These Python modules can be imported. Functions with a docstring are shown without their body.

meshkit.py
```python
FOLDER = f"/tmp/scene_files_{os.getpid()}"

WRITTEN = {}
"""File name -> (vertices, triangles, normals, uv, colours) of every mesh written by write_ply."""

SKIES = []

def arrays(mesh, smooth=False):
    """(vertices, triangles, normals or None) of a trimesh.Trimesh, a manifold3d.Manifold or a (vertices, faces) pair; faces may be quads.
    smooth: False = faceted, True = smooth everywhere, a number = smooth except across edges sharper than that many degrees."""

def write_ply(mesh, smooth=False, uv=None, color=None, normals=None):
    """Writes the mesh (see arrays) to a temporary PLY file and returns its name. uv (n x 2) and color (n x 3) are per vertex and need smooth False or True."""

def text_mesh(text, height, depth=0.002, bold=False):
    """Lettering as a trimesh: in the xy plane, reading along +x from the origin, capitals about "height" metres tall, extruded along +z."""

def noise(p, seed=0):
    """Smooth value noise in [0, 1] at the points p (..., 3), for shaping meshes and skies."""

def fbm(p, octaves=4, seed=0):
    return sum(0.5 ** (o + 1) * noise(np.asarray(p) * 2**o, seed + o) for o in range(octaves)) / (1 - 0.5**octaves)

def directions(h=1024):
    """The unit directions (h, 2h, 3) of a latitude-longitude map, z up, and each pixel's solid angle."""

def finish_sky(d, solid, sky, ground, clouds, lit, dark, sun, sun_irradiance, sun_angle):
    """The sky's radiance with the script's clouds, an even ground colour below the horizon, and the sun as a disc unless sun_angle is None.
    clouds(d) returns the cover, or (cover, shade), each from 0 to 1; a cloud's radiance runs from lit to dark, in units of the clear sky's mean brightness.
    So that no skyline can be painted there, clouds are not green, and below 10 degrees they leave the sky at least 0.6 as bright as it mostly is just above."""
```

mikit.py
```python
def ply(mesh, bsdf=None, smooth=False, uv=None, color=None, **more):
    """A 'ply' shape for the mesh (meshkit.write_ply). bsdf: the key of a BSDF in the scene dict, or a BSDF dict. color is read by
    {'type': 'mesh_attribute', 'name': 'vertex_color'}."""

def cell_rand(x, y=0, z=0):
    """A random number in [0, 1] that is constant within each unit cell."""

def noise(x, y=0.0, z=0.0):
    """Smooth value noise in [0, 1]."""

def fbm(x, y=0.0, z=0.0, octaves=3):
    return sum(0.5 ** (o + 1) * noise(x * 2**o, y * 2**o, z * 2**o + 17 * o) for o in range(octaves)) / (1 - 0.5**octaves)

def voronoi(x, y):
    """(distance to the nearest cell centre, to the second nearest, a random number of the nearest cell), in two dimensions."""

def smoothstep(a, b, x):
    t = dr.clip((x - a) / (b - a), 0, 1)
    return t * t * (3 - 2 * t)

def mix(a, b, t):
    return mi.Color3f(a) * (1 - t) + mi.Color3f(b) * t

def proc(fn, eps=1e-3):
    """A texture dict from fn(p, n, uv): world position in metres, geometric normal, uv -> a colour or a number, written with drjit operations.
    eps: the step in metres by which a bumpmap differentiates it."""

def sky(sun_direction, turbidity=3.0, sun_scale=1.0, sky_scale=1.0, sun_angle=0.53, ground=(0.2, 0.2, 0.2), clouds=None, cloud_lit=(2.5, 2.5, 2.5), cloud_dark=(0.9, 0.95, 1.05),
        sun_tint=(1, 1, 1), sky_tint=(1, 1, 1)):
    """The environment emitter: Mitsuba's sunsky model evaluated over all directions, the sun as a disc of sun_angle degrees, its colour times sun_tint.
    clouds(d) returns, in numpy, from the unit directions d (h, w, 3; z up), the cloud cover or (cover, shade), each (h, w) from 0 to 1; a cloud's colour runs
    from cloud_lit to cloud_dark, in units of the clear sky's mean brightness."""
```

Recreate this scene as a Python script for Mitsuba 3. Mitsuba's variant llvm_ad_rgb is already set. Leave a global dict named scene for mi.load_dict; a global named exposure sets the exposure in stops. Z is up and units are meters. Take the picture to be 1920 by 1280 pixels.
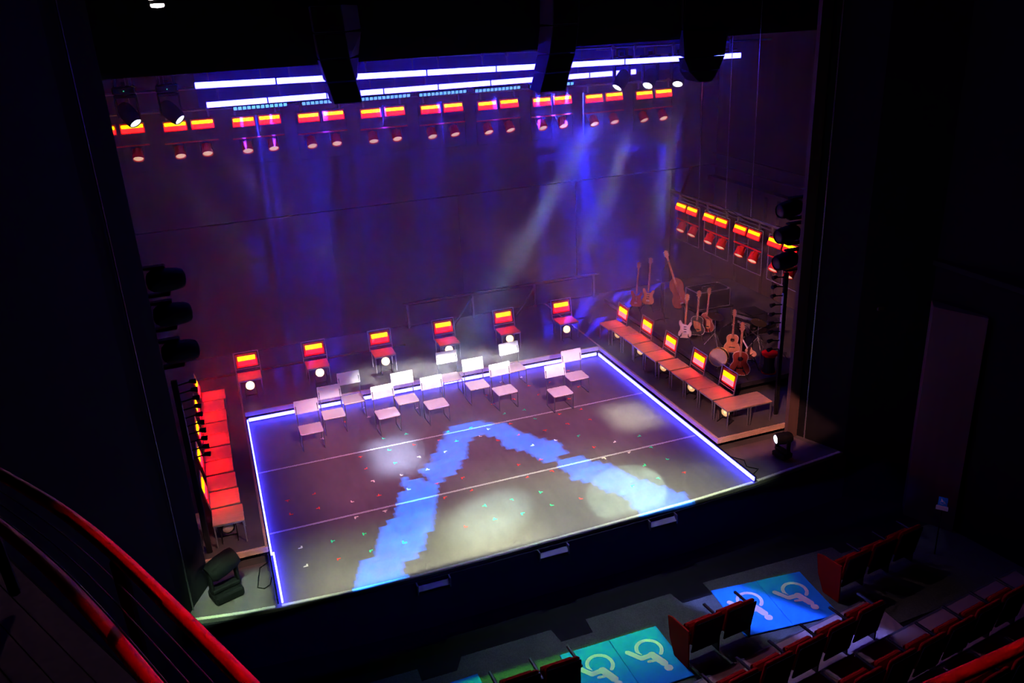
import math, random
import numpy as np, trimesh, drjit as dr, mitsuba as mi
import manifold3d as m3
from shapely.geometry import Polygon, LineString
import mikit, meshkit
T = mi.ScalarTransform4f
rng = random.Random(7)
scene, labels = {}, {}

# ------------------------------------------------------------------ camera
CAM = np.array([0.0040, -11.7124, 8.7292])
_yaw, _pit, _rol = 0.334238, 0.380953, 0.0495334
_f = np.array([math.sin(_yaw) * math.cos(_pit), math.cos(_yaw) * math.cos(_pit), -math.sin(_pit)])
_r = np.array([math.cos(_yaw), -math.sin(_yaw), 0.0])
_d = np.cross(_f, _r)
_up = -(-math.sin(_rol) * _r + math.cos(_rol) * _d)
scene['camera'] = {'type': 'perspective', 'fov_axis': 'x', 'fov': math.degrees(2 * math.atan(960 / 1607.9)), 'near_clip': 0.05, 'far_clip': 200.0,
                   'to_world': T().look_at(origin=CAM.tolist(), target=(CAM + _f).tolist(), up=_up.tolist())}
exposure = 9.0
LIGHT = 2.0 ** -exposure        # every lamp below is given for an exposure of 0 stops

# ------------------------------------------------------------------ light: theatre lamps and a few added fills (all spots), the room has no daylight
def rgb(c): return {'type': 'rgb', 'value': [float(x) for x in c]}
def spot(name, pos, aim, I, cut, beam=None, w=1.0, texture=None, up=(0, 0, 1)):
    d = {'type': 'spot', 'to_world': T().look_at(origin=list(pos), target=list(aim), up=list(up)), 'intensity': rgb(np.array(I, float) * LIGHT),
         'cutoff_angle': float(cut), 'beam_width': float(cut * 0.75 if beam is None else beam), 'sampling_weight': float(w)}
    if texture is not None: d['texture'] = texture
    scene[name] = d

def lamp_image(pos, aim, cut, picture):
    """What stands in the gate of a lamp (shutters, gobo): lamp-space direction -> where that ray meets the stage floor -> light let through."""
    pos, aim = np.array(pos, float), np.array(aim, float)
    f = (aim - pos) / np.linalg.norm(aim - pos)
    l = np.cross([0, 0, 1.0], f); l /= np.linalg.norm(l)
    u, k = np.cross(f, l), math.tan(math.radians(cut))
    def fn(p, n, uv):
        a, b = (uv.x - 0.5) * 2 * k, (uv.y - 0.5) * 2 * k
        dx, dy, dz = (float(f[i]) + a * float(l[i]) + b * float(u[i]) for i in range(3))
        t = -float(pos[2]) / dr.minimum(dz, -0.05)
        return mi.Color3f(1.0) * picture(float(pos[0]) + t * dx, float(pos[1]) + t * dy)
    return mikit.proc(fn)
def shutters(x0, x1, y0, y1, sx, sy0, sy1=None):
    sy1 = sy0 if sy1 is None else sy1
    return lambda X, Y: mikit.smoothstep(x0 - sx, x0 + sx, X) * mikit.smoothstep(-x1 - sx, -x1 + sx, -X) * mikit.smoothstep(y0 - sy0, y0 + sy0, Y) * mikit.smoothstep(-y1 - sy1, -y1 + sy1, -Y)
def profile(name, pos, aim, I, cut, w, picture):
    """a profile spot: even cone, cut by what stands in its gate"""
    spot(name, pos, aim, I, cut, cut - .5, w, lamp_image(pos, aim, cut, picture))
# front-of-house truss above the audience; the shutters keep its light on the stage
P = (4.6, -9.0, 10.5); profile('light_front_wash', P, (4.4, 4.4, 0.0), np.array([860, 370, 515]) * 1.42, 22, 1.6, shutters(0.75, 8.5, 1.9, 7.05, 1.0, 1.4, .6))
P = (2.0, -7.5, 10.2); profile('light_pool_left', P, (2.75, 3.97, 0.0), np.array([640, 720, 860]) * 3.2, 8, .6, shutters(2.32, 3.2, 3.35, 4.7, .30, .40))
P = (8.4, -7.5, 10.2); profile('light_pool_right', P, (8.0, 3.5, 0.0), np.array([760, 900, 600]) * 3.6, 8, .6, shutters(7.5, 8.5, 2.95, 4.1, .30, .36))
def special(X, Y):
    return shutters(0.9, 9.6, 6.45, 7.9, .8, .45, .35)(X, Y) + 11.0 * shutters(2.5, 6.7, 7.75, 8.9, .6, .35, .45)(X, Y)
P = (4.4, -8.0, 6.4); profile('light_chair_special', P, (4.3, 7.4, 0.0), np.array([430, 420, 400]) * 1.05, 24, 1.0, special)
P = (1.5, -8.0, 9.5); profile('light_right_side', P, (9.9, 2.0, 0.0), np.array([520, 190, 150]) * 1.6, 14, .5, shutters(8.95, 11.5, 0.9, 3.4, .15, .2, 1.6))
P = (5.5, -8.0, 9.5); profile('light_left_side', P, (-0.8, 2.0, 0.0), np.array([520, 250, 200]) * .9, 14, .4, shutters(-1.6, -.1, 1.2, 3.2, .2, .2, 1.4))
def band(X, Y):
    return mikit.smoothstep(9.6, 10.2, X) * mikit.smoothstep(-14.0, -10.0, -Y) * mikit.smoothstep(0.0, .5, Y - 3.9 - .5 * dr.maximum(X - 14.6, 0.0)) * mikit.smoothstep(-23.0, -20.0, -X)
P = (-1.5, -4.0, 9.5); profile('light_band', P, (12.5, 6.2, 0.0), np.array([420, 150, 140]) * 1.5, 30, .5, band)
def apron(X, Y):
    return 1.45 * shutters(0.3, 4.2, -0.02, 1.15, .8, .08, 1.1)(X, Y) + 1.1 * shutters(3.6, 7.2, -0.02, 2.3, 1.0, .08, 1.2)(X, Y) + .7 * shutters(6.2, 8.7, -0.02, 1.1, .8, .08, 1.0)(X, Y)
P = (5.0, -7.0, 10.0); profile('light_apron', P, (4.6, 1.0, 0.0), np.array([620, 800, 430]) * 1.75, 26, 1.2, apron)
P = (3.4, -6.5, 10.0); profile('light_apron_pool', P, (3.55, 0.8, 0.0), np.array([640, 900, 420]) * .9, 8, .6, shutters(2.9, 4.35, 0.0, 1.35, .5, .1, .5))
P = (-0.6, -6.0, 9.5); profile('light_apron_corner', P, (-0.55, 0.6, 0.0), np.array([300, 520, 260]) * 1.5, 8, .3, shutters(-1.3, -.15, 0.05, 1.1, .2, .05, .2))

ARCH = [[(3.06, 3.08), (3.24, 3.36), (3.46, 3.59), (3.73, 4.1), (4.03, 4.56), (4.26, 4.8), (4.56, 4.75), (4.92, 4.69), (5.36, 4.28), (5.49, 3.76), (5.67, 3.63), (5.87, 3.25), (6.02, 3.13), (6.04, 2.79), (6.02, 2.47), (5.5, 2.46), (5.38, 2.77), (5.27, 3.0), (5.23, 3.08), (5.01, 3.32), (4.96, 3.82), (4.67, 4.13), (4.45, 4.02), (4.19, 3.63), (4.06, 3.28), (3.81, 2.93), (3.56, 2.66), (3.28, 2.6)],
        [(2.69, 3.0), (2.62, 2.66), (2.39, 2.24), (2.3, 1.84), (2.12, 1.7), (1.86, 1.36), (1.7, 1.03), (1.67, 0.67), (1.31, 0.55), (1.15, -0.25), (1.98, -0.25), (1.99, 0.21), (2.39, 0.44), (2.59, 0.88), (2.88, 1.36), (3.08, 1.87), (3.19, 2.22), (3.3, 2.66)],
        [(6.24, 2.35), (6.31, 2.11), (6.51, 1.88), (6.68, 1.77), (6.72, 1.49), (6.84, 1.39), (6.86, 1.14), (7.0, 1.03), (7.04, 0.69), (7.23, 0.56), (7.4, 0.3), (7.4, -0.25), (6.34, -0.25), (6.36, 0.35), (6.35, 0.7), (6.17, 0.82), (6.1, 1.24), (5.94, 1.31), (5.74, 1.61), (5.71, 1.88), (5.73, 2.29)]]
def arch_picture(X, Y):
    """the projected picture: a pixelated arch, in floor metres"""
    Yq = (dr.floor(Y / 0.17) + 0.5) * 0.17; sh = 0.05 * dr.floor(Y / 0.17); tot = mi.Float(0)
    for o in (-0.03, 0.03):
        Xq = (dr.floor((X + o + sh) / 0.11) + 0.5) * 0.11 - sh
        hit = mi.Bool(False)
        for P in ARCH:
            ins = mi.Bool(False)
            for (x0, y0), (x1, y1) in zip(P, P[1:] + P[:1]):
                if y0 != y1: ins = ins ^ (((y0 > Yq) != (y1 > Yq)) & (Xq < (x1 - x0) * (Yq - y0) / (y1 - y0) + x0))
            hit = hit | ins
        tot += dr.select(hit, 0.5, 0.0)
    return tot * (0.78 + 0.4 * mikit.cell_rand(Yq / 0.17, X / 0.5)) * mikit.smoothstep(-.12, -.02, Y)
P = (4.3, -8.0, 9.8); profile('light_projector', P, (4.3, 2.2, 0.0), np.array([10, 1800, 9500]) * 1.15, 24.0, 1.6, arch_picture)

# audience spill: teal and blue on the wheelchair spaces
def blue_band(X, Y):
    e = X - (7.37 + .67 * (-0.87 - Y))           # a slanting band that falls across the right board and the steps behind it
    return mikit.smoothstep(-1.05, -.80, e) * mikit.smoothstep(-.14, .10, -e) * mikit.smoothstep(.7, .9, -Y) * mikit.smoothstep(-3.3, -2.6, Y)
P = (6.0, 3.2, 7.6); profile('light_blue_spill', P, (7.3, -1.9, 0.0), np.array([330, 420, 2300]) * .45, 16, .6, blue_band)
P = (5.2, 2.8, 8.0); profile('light_teal_spill', P, (4.6, -1.6, 0.0), np.array([60, 420, 20]) * 1.35, 26, .3, lambda X, Y: mikit.smoothstep(-5.72, -5.60, -X) * mikit.smoothstep(-2.3, -1.0, Y) * mikit.smoothstep(1.12, 1.24, -Y) + .25 * mikit.smoothstep(7.3, 7.5, X) * mikit.smoothstep(-8.25, -8.05, -X) * mikit.smoothstep(-1.6, -.85, Y) * mikit.smoothstep(.86, .98, -Y))
spot('light_house_blue', (4.8, 2.8, 8.0), (5.8, -2.2, -1.0), np.array([62, 30, 120]) * .7, 22.0, 10.0, 0.25)
spot('light_house_green', (5.2, 2.8, 8.0), (5.2, -1.1, -1.0), np.array([48, 105, 66]) * 0.6, 24.0, 6.0, 0.25)
spot('light_house_rose', (6.5, 2.0, 8.6), (7.5, -3.8, -0.5), np.array([80, 40, 60]) * 0.35, 24.0, 10.0, 0.2)
spot('light_rail_red', (1.6, -7.6, 10.4), (-0.15, -9.65, 6.9), np.array([420, 15, 60]) * .085, 18.0, 6.0, 0.25)
spot('light_rail_right_fill', (2.2, -9.6, 10.4), (1.8, -10.4, 7.0), (8, 2, 2), 14.0, 9.0, 0.1)  # added fill that brightens the otherwise unlit right handrail
P = (4.0, -8.0, 10.3); profile('light_fascia_fill', P, (4.5, -.6, 0.0), (7, 0, 110), 34, .15, shutters(-1.5, 11.5, -1.25, -.2, .3, .1, .05))  # added blue fill, masked to the fascia to tint it navy
# house ambience: very dim spots aimed at each side of the auditorium
spot('light_house_left', (-0.4, 4.0, 8.6), (-1.6, -7.5, 5.9), np.array([36, 20, 24]) * .6, 22.0, 10.0, 0.1)
spot('light_house_right', (4.0, -9.0, 10.0), (11.5, 0.0, 2.8), np.array([16, 9, 9]) * .35, 25.0, 10.0, 0.1)

# ------------------------------------------------------------------ materials
def pri(name, color, rough=0.6, metal=0.0, **k):
    scene[name] = {'type': 'twosided', 'bsdf': {'type': 'principled', 'base_color': color if isinstance(color, dict) else rgb(color), 'roughness': float(rough), 'metallic': float(metal), **k}}
def f_vinyl(p, n, uv):
    a = mikit.fbm(p.x * 1.3, p.y * 1.3, 0.0, 4); b = mikit.fbm(p.x * 9, p.y * 2.2, 3.0, 3)
    return mi.Color3f(0.125, 0.093, 0.108) * (0.8 + 0.26 * a + 0.16 * b)
def f_deck(p, n, uv):
    a = mikit.fbm(p.x * 2.0, p.y * 2.0, 1.0, 4)
    return mi.Color3f(0.078, 0.074, 0.078) * (0.7 + 0.6 * a)
def f_wood(p, n, uv):
    a = mikit.fbm(p.x * 5, p.y * 38, p.z * 38, 3)
    return mikit.mix((0.50, 0.28, 0.16), (0.64, 0.39, 0.23), a)
def f_edge(p, n, uv):
    a = mikit.fbm(p.x * 6, p.y * 6, p.z * 60, 3)
    return mikit.mix((0.38, 0.26, 0.17), (0.62, 0.46, 0.32), a)
def f_wall(p, n, uv):
    a = mikit.fbm(p.x * 0.7, p.y * 0.7, p.z * 0.5, 4); b = mikit.noise(p.x * 11, p.y * 11, p.z * 0.6)
    return mi.Color3f(0.024, 0.009, 0.026) * (0.7 + 0.4 * a + 0.2 * b)
def f_brown(p, n, uv):
    a = mikit.fbm(p.x * 1.5, p.y * 1.5, p.z * 0.7, 4); b = mikit.noise(p.x * 14, p.y * 14, p.z * 0.3)
    return mi.Color3f(0.085, 0.055, 0.048) * (0.65 + 0.5 * a + 0.25 * b)
def f_carpet(p, n, uv):
    a = mikit.noise(p.x * 90, p.y * 90, 0.0); b = mikit.fbm(p.x * 3, p.y * 3, 0.0, 3)
    return mi.Color3f(0.070, 0.082, 0.062) * (0.6 + 0.5 * a + 0.3 * b)
def f_plank(p, n, uv):
    a = mikit.fbm(p.x * 30, p.y * 30, p.z * 2, 3)
    return mikit.mix((0.13, 0.07, 0.06), (0.22, 0.13, 0.11), a)
def f_varnish(p, n, uv):
    a = mikit.fbm(p.x * 22, p.y * 22, p.z * 3, 3)
    return mikit.mix((0.22, 0.018, 0.012), (0.36, 0.05, 0.03), a)
def f_spruce(p, n, uv):
    a = mikit.fbm(p.x * 60, p.y * 60, p.z * 4, 2)
    return mikit.mix((0.50, 0.20, 0.07), (0.66, 0.31, 0.13), a)
pri('m_vinyl', mikit.proc(f_vinyl), 0.5, specular=0.35)
pri('m_deck', mikit.proc(f_deck), 0.55)
pri('m_wood', mikit.proc(f_wood), 0.5)
pri('m_edge', mikit.proc(f_edge), 0.6)
pri('m_wall', mikit.proc(f_wall), 0.95, specular=0.1)
pri('m_brown', mikit.proc(f_brown), 0.9, specular=0.1)
pri('m_carpet', mikit.proc(f_carpet), 0.95, specular=0.1)
pri('m_plank', mikit.proc(f_plank), 0.7)
pri('m_varnish', mikit.proc(f_varnish), 0.25, clearcoat=0.5)
pri('m_spruce', mikit.proc(f_spruce), 0.35)
pri('m_black', (0.010, 0.010, 0.012), 0.9, specular=0.1)
pri('m_blackgloss', (0.010, 0.010, 0.013), 0.4, specular=0.3)
pri('m_drape', (0.010, 0.010, 0.012), 0.98, specular=0.05)
pri('m_border', (0.030, 0.030, 0.055), 0.95, specular=0.1)
pri('m_border_bluelit', (0.006, 0.006, 0.20), 0.95, specular=0.05)  # dark border cloth, blue LED light put into its base colour
pri('m_fascia', (0.02, 0.02, 0.03), 0.95, specular=0.02)
pri('m_cabinet_bluelit', (0.06, 0.06, 0.14), 0.9, specular=0.1)  # black speaker boxes, blue of the LED light mixed into the colour
pri('m_steel', (0.30, 0.30, 0.33), 0.4, 0.8)
pri('m_darksteel', (0.10, 0.10, 0.11), 0.45, 0.6)
pri('m_chrome', (0.75, 0.75, 0.78), 0.18, 1.0)
pri('m_white', (0.80, 0.78, 0.76), 0.45)
pri('m_ply', (0.40, 0.25, 0.15), 0.6)
pri('m_redboard', (0.38, 0.012, 0.015), 0.6)
pri('m_tape', (0.42, 0.38, 0.40), 0.5)
pri('m_nosing', (0.62, 0.58, 0.48), 0.6)
pri('m_redlit', (0.55, 0.02, 0.015), 0.55)  # hanging lamp bodies and crossbars, red glow of the panels put into the colour
pri('m_redpaint', (0.62, 0.004, 0.010), 0.6, specular=0.15)
pri('m_matteblack', (0.006, 0.006, 0.008), 0.8, specular=0.1)
pri('m_green', (0.05, 0.72, 0.32), 0.5)
pri('m_markred', (0.85, 0.07, 0.06), 0.5)
pri('m_markwhite', (0.85, 0.72, 0.60), 0.5)
pri('m_velvet', (0.26, 0.008, 0.006), 0.95, specular=0.02)
pri('m_redpanel', (0.30, 0.012, 0.006), 0.8, specular=0.05)
pri('m_board', (0.02, 0.22, 0.62), 0.9, specular=0.02)
pri('m_symbol', (0.60, 0.48, 0.56), 0.9, specular=0.05)
pri('m_grey', (0.30, 0.30, 0.33), 0.5)
pri('m_palegrey', (0.62, 0.58, 0.66), 0.5)
pri('m_cream', (0.78, 0.70, 0.60), 0.35)
pri('m_fret', (0.34, 0.14, 0.08), 0.45)
pri('m_glass', (0.35, 0.27, 0.20), 0.12, specular=0.8)
pri('m_gold', (0.75, 0.52, 0.22), 0.3, 0.8)
pri('m_drumskin', (0.42, 0.36, 0.36), 0.5)
pri('m_brass', (0.55, 0.42, 0.16), 0.25, 1.0)
pri('m_treadwood', (0.22, 0.15, 0.12), 0.6)

# ------------------------------------------------------------------ mesh helpers
def box(x0, x1, y0, y1, z0, z1, ch=0.0):
    if ch <= 0:
        b = trimesh.creation.box((x1 - x0, y1 - y0, z1 - z0)); b.apply_translation(((x0 + x1) / 2, (y0 + y1) / 2, (z0 + z1) / 2)); return b
    c = min(ch, (x1 - x0) * 0.45, (y1 - y0) * 0.45, (z1 - z0) * 0.45); P = []
    for ax in range(3):
        lo, hi = [x0 + c, y0 + c, z0 + c], [x1 - c, y1 - c, z1 - c]
        lo[ax] -= c; hi[ax] += c
        for i in (0, 1):
            for j in (0, 1):
                for k in (0, 1): P.append([(lo, hi)[i][0], (lo, hi)[j][1], (lo, hi)[k][2]])
    return trimesh.Trimesh(P).convex_hull
def cat(*ms):
    out = []
    for m in ms: out += m if isinstance(m, list) else [m]
    return trimesh.util.concatenate(out)
def tube(pts, r, n=6, cap=True):
    p = np.array(pts, float); m = len(p)
    t = np.gradient(p, axis=0); t /= np.linalg.norm(t, axis=1, keepdims=True) + 1e-12
    ref = np.array([0, 0, 1.0]) if abs(t[:, 2]).max() < 0.9 else (np.array([1.0, 0, 0]) if abs(t[:, 0]).max() < 0.95 else np.array([0.3, 0.9, 0.1]))
    a = np.cross(t, ref); a /= np.linalg.norm(a, axis=1, keepdims=True) + 1e-12
    b = np.cross(t, a); ang = np.arange(n) * 2 * np.pi / n + np.pi / n
    r = np.broadcast_to(r, (m,))
    v = (p[:, None] + r[:, None, None] * (np.cos(ang)[None, :, None] * a[:, None] + np.sin(ang)[None, :, None] * b[:, None])).reshape(-1, 3)
    F = []
    for i in range(m - 1):
        for j in range(n):
            q, w = i * n + j, i * n + (j + 1) % n
            F += [[q, w, w + n], [q, w + n, q + n]]
    if cap:
        v = np.vstack([v, p[0], p[-1]]); e = m * n
        for j in range(n):
            F += [[e, (j + 1) % n, j], [e + 1, (m - 1) * n + j, (m - 1) * n + (j + 1) % n]]
    o = trimesh.Trimesh(v, F, process=False); return o
def bars(path, r, n=6):
    """square-cornered tubes along a polyline, one straight piece per side"""
    return cat([tube([a, b], r, n) for a, b in zip(path[:-1], path[1:])])
def lathe(prof, n=16):
    """revolve (r, z) about z"""
    prof = np.array(prof, float); ang = np.arange(n) * 2 * np.pi / n; m = len(prof)
    v = np.stack([prof[:, None, 0] * np.cos(ang), prof[:, None, 0] * np.sin(ang), np.repeat(prof[:, 1:2], n, 1)], -1).reshape(-1, 3)
    F = []
    for i in range(m - 1):
        for j in range(n):
            q, w = i * n + j, i * n + (j + 1) % n
            F += [[q, w, w + n], [q, w + n, q + n]]
    o = trimesh.Trimesh(v, F, process=False); o.merge_vertices(); o.update_faces(o.nondegenerate_faces()); return o
def disc(r, z=0.0, n=20, up=True):
    ang = np.arange(n) * 2 * np.pi / n
    v = np.vstack([np.stack([r * np.cos(ang), r * np.sin(ang), ang * 0 + z], 1), [[0, 0, z]]])
    i = np.arange(n); f = np.stack([i, (i + 1) % n, i * 0 + n], 1)
    return trimesh.Trimesh(v, f if up else f[:, ::-1], process=False)
def prism(poly, h0, h1, axis='z'):
    """extrude a polygon (shapely or point list); axis z: (x,y); axis y: points are (x,z), extruded over y h0..h1; axis x: points are (y,z)"""
    g = poly if hasattr(poly, 'area') else Polygon(poly)
    ms = [trimesh.creation.extrude_polygon(q, h1 - h0, engine='earcut') for q in (g.geoms if hasattr(g, 'geoms') else [g])]
    o = cat(ms); v = o.vertices.copy(); v[:, 2] += h0
    if axis == 'y': o = trimesh.Trimesh(v[:, [0, 2, 1]], o.faces[:, ::-1], process=False)
    elif axis == 'x': o = trimesh.Trimesh(v[:, [2, 0, 1]], o.faces, process=False)
    else: o = trimesh.Trimesh(v, o.faces, process=False)
    return o
def xf(m, M):
    o = m.copy(); o.apply_transform(np.array(M.matrix if hasattr(M, 'matrix') else M, float)); return o
def at(x, y, z, rz=0.0): return T().translate([float(x), float(y), float(z)]) @ T().rotate([0, 0, 1], float(rz))
def aim_m(pos, d):
    """local +z -> direction d, at pos"""
    d = np.array(d, float); d /= np.linalg.norm(d)
    x = np.cross([0, 0, 1.0], d)
    if np.linalg.norm(x) < 1e-3: x = np.array([1.0, 0, 0])
    x /= np.linalg.norm(x); y = np.cross(d, x)
    M = np.eye(4); M[:3, 0], M[:3, 1], M[:3, 2], M[:3, 3] = x, y, d, pos
    return T(M.tolist())

_cache = {}
def pl(mesh_key, build, smooth=False):
    """the ply dict of a mesh that copies share"""
    if mesh_key not in _cache: _cache[mesh_key] = mikit.ply(build() if callable(build) else build, None, smooth)
    return _cache[mesh_key]
def numbered(key):
    if key not in scene and key not in labels: return key
    i = 1
    while f'{key}_{i:03d}' in scene or f'{key}_{i:03d}' in labels: i += 1
    return f'{key}_{i:03d}'
def put(key, shape, bsdf, M=None, emit=None, w=0.0):
    key = numbered(key); d = {**shape, 'bsdf': {'type': 'ref', 'id': bsdf}}
    if M is not None: d['to_world'] = M
    if emit is not None: d['emitter'] = {'type': 'area', 'radiance': rgb(np.array(emit, float) * LIGHT), 'sampling_weight': float(w)}
    scene[key] = d; return key
def thing(name, label, cat_, group=None, kind=None):
    key = numbered(name); labels[key] = {'label': label, 'category': cat_}
    if group: labels[key]['group'] = group
    if kind: labels[key]['kind'] = kind
    return key
def solo(name, mesh, bsdf, label, cat_, group=None, kind=None, smooth=False, M=None, emit=None, w=0.0):
    key = numbered(name)
    put(key, mesh if isinstance(mesh, dict) else mikit.ply(mesh, None, smooth), bsdf, M, emit, w)
    labels[key] = {'label': label, 'category': cat_}
    if group: labels[key]['group'] = group
    if kind: labels[key]['kind'] = kind
    return key
def struct(name, mesh, bsdf, label, cat_, smooth=False):
    return solo(name, mesh, bsdf, label, cat_, None, 'structure', smooth)
def part(root, name, mesh, bsdf, M=None, smooth=False, emit=None, w=0.0, label=None):
    k = put(f'{root}__{name}', mesh if isinstance(mesh, dict) else mikit.ply(mesh, None, smooth), bsdf, M, emit, w)
    if label: labels[k] = {'label': label}
    return k
ORD = ['first', 'second', 'third', 'fourth', 'fifth', 'sixth', 'seventh', 'eighth', 'ninth', 'tenth', 'eleventh', 'twelfth']

#SETTING
EDGE = [(-1.56, 0.23), (-1.01, 0.12), (-0.54, 0.03), (0.01, -0.03), (1.1, -0.12), (2.21, -0.16), (3.3, -0.155), (4.37, -0.13), (6.0, -0.10), (7.59, -0.05), (8.78, 0.03), (9.52, 0.12), (11.04, 0.29)]
front = [(-4.0, 0.6)] + EDGE + [(12.0, 0.42), (15.0, 0.8)]
struct('floor', prism(front + [(15.0, 11.4), (-4.0, 11.4)], -0.06, 0.0), 'm_deck', 'dark grey stage floor that carries the platforms and the dance mat', 'floor')
def eclip(x0, x1): # front edge between x0 and x1
    ex = np.array(EDGE); xs = sorted({x0, x1, *[float(v) for v in ex[:, 0] if x0 < v < x1]})
    return [(x, float(np.interp(x, ex[:, 0], ex[:, 1])) + 0.03) for x in xs]
for y0, y1 in ((None, 2.13), (2.13, 4.45), (4.45, 6.9)):
    P = eclip(0.0, 8.82) if y0 is None else [(0.0, y0 + 0.004), (8.82, y0 + 0.004)]
    part('floor', 'vinyl_sheet', prism(P + [(8.82, y1), (0.0, y1)], 0.0, 0.004), 'm_vinyl')
for y in (2.13, 4.45): part('floor', 'seam_tape', box(0.03, 8.78, y - 0.024, y + 0.024, 0.004, 0.006), 'm_tape')
def ribbon(pts, w, z0, z1):
    return prism(LineString(pts).buffer(w, cap_style=2, join_style=2), z0, z1)
part('floor', 'edge_nosing', ribbon([(x, y + 0.02) for x, y in eclip(0.02, 8.78)], 0.028, -0.02, 0.008), 'm_nosing')
part('floor', 'edge_nosing', ribbon([(x, y + 0.02) for x, y in eclip(-1.5, -0.08)], 0.028, -0.02, 0.008), 'm_nosing')
part('floor', 'edge_nosing', ribbon([(x, y + 0.02) for x, y in eclip(8.9, 11.0)], 0.028, -0.02, 0.008), 'm_nosing')
part('floor', 'side_sheet', prism(eclip(-1.4, -0.06) + [(-0.06, 1.3), (-1.05, 1.3)], 0.0, 0.004), 'm_vinyl')
part('floor', 'side_sheet', prism(eclip(8.92, 10.9) + [(10.5, 1.36), (8.92, 1.36)], 0.0, 0.004), 'm_vinyl')
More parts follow.
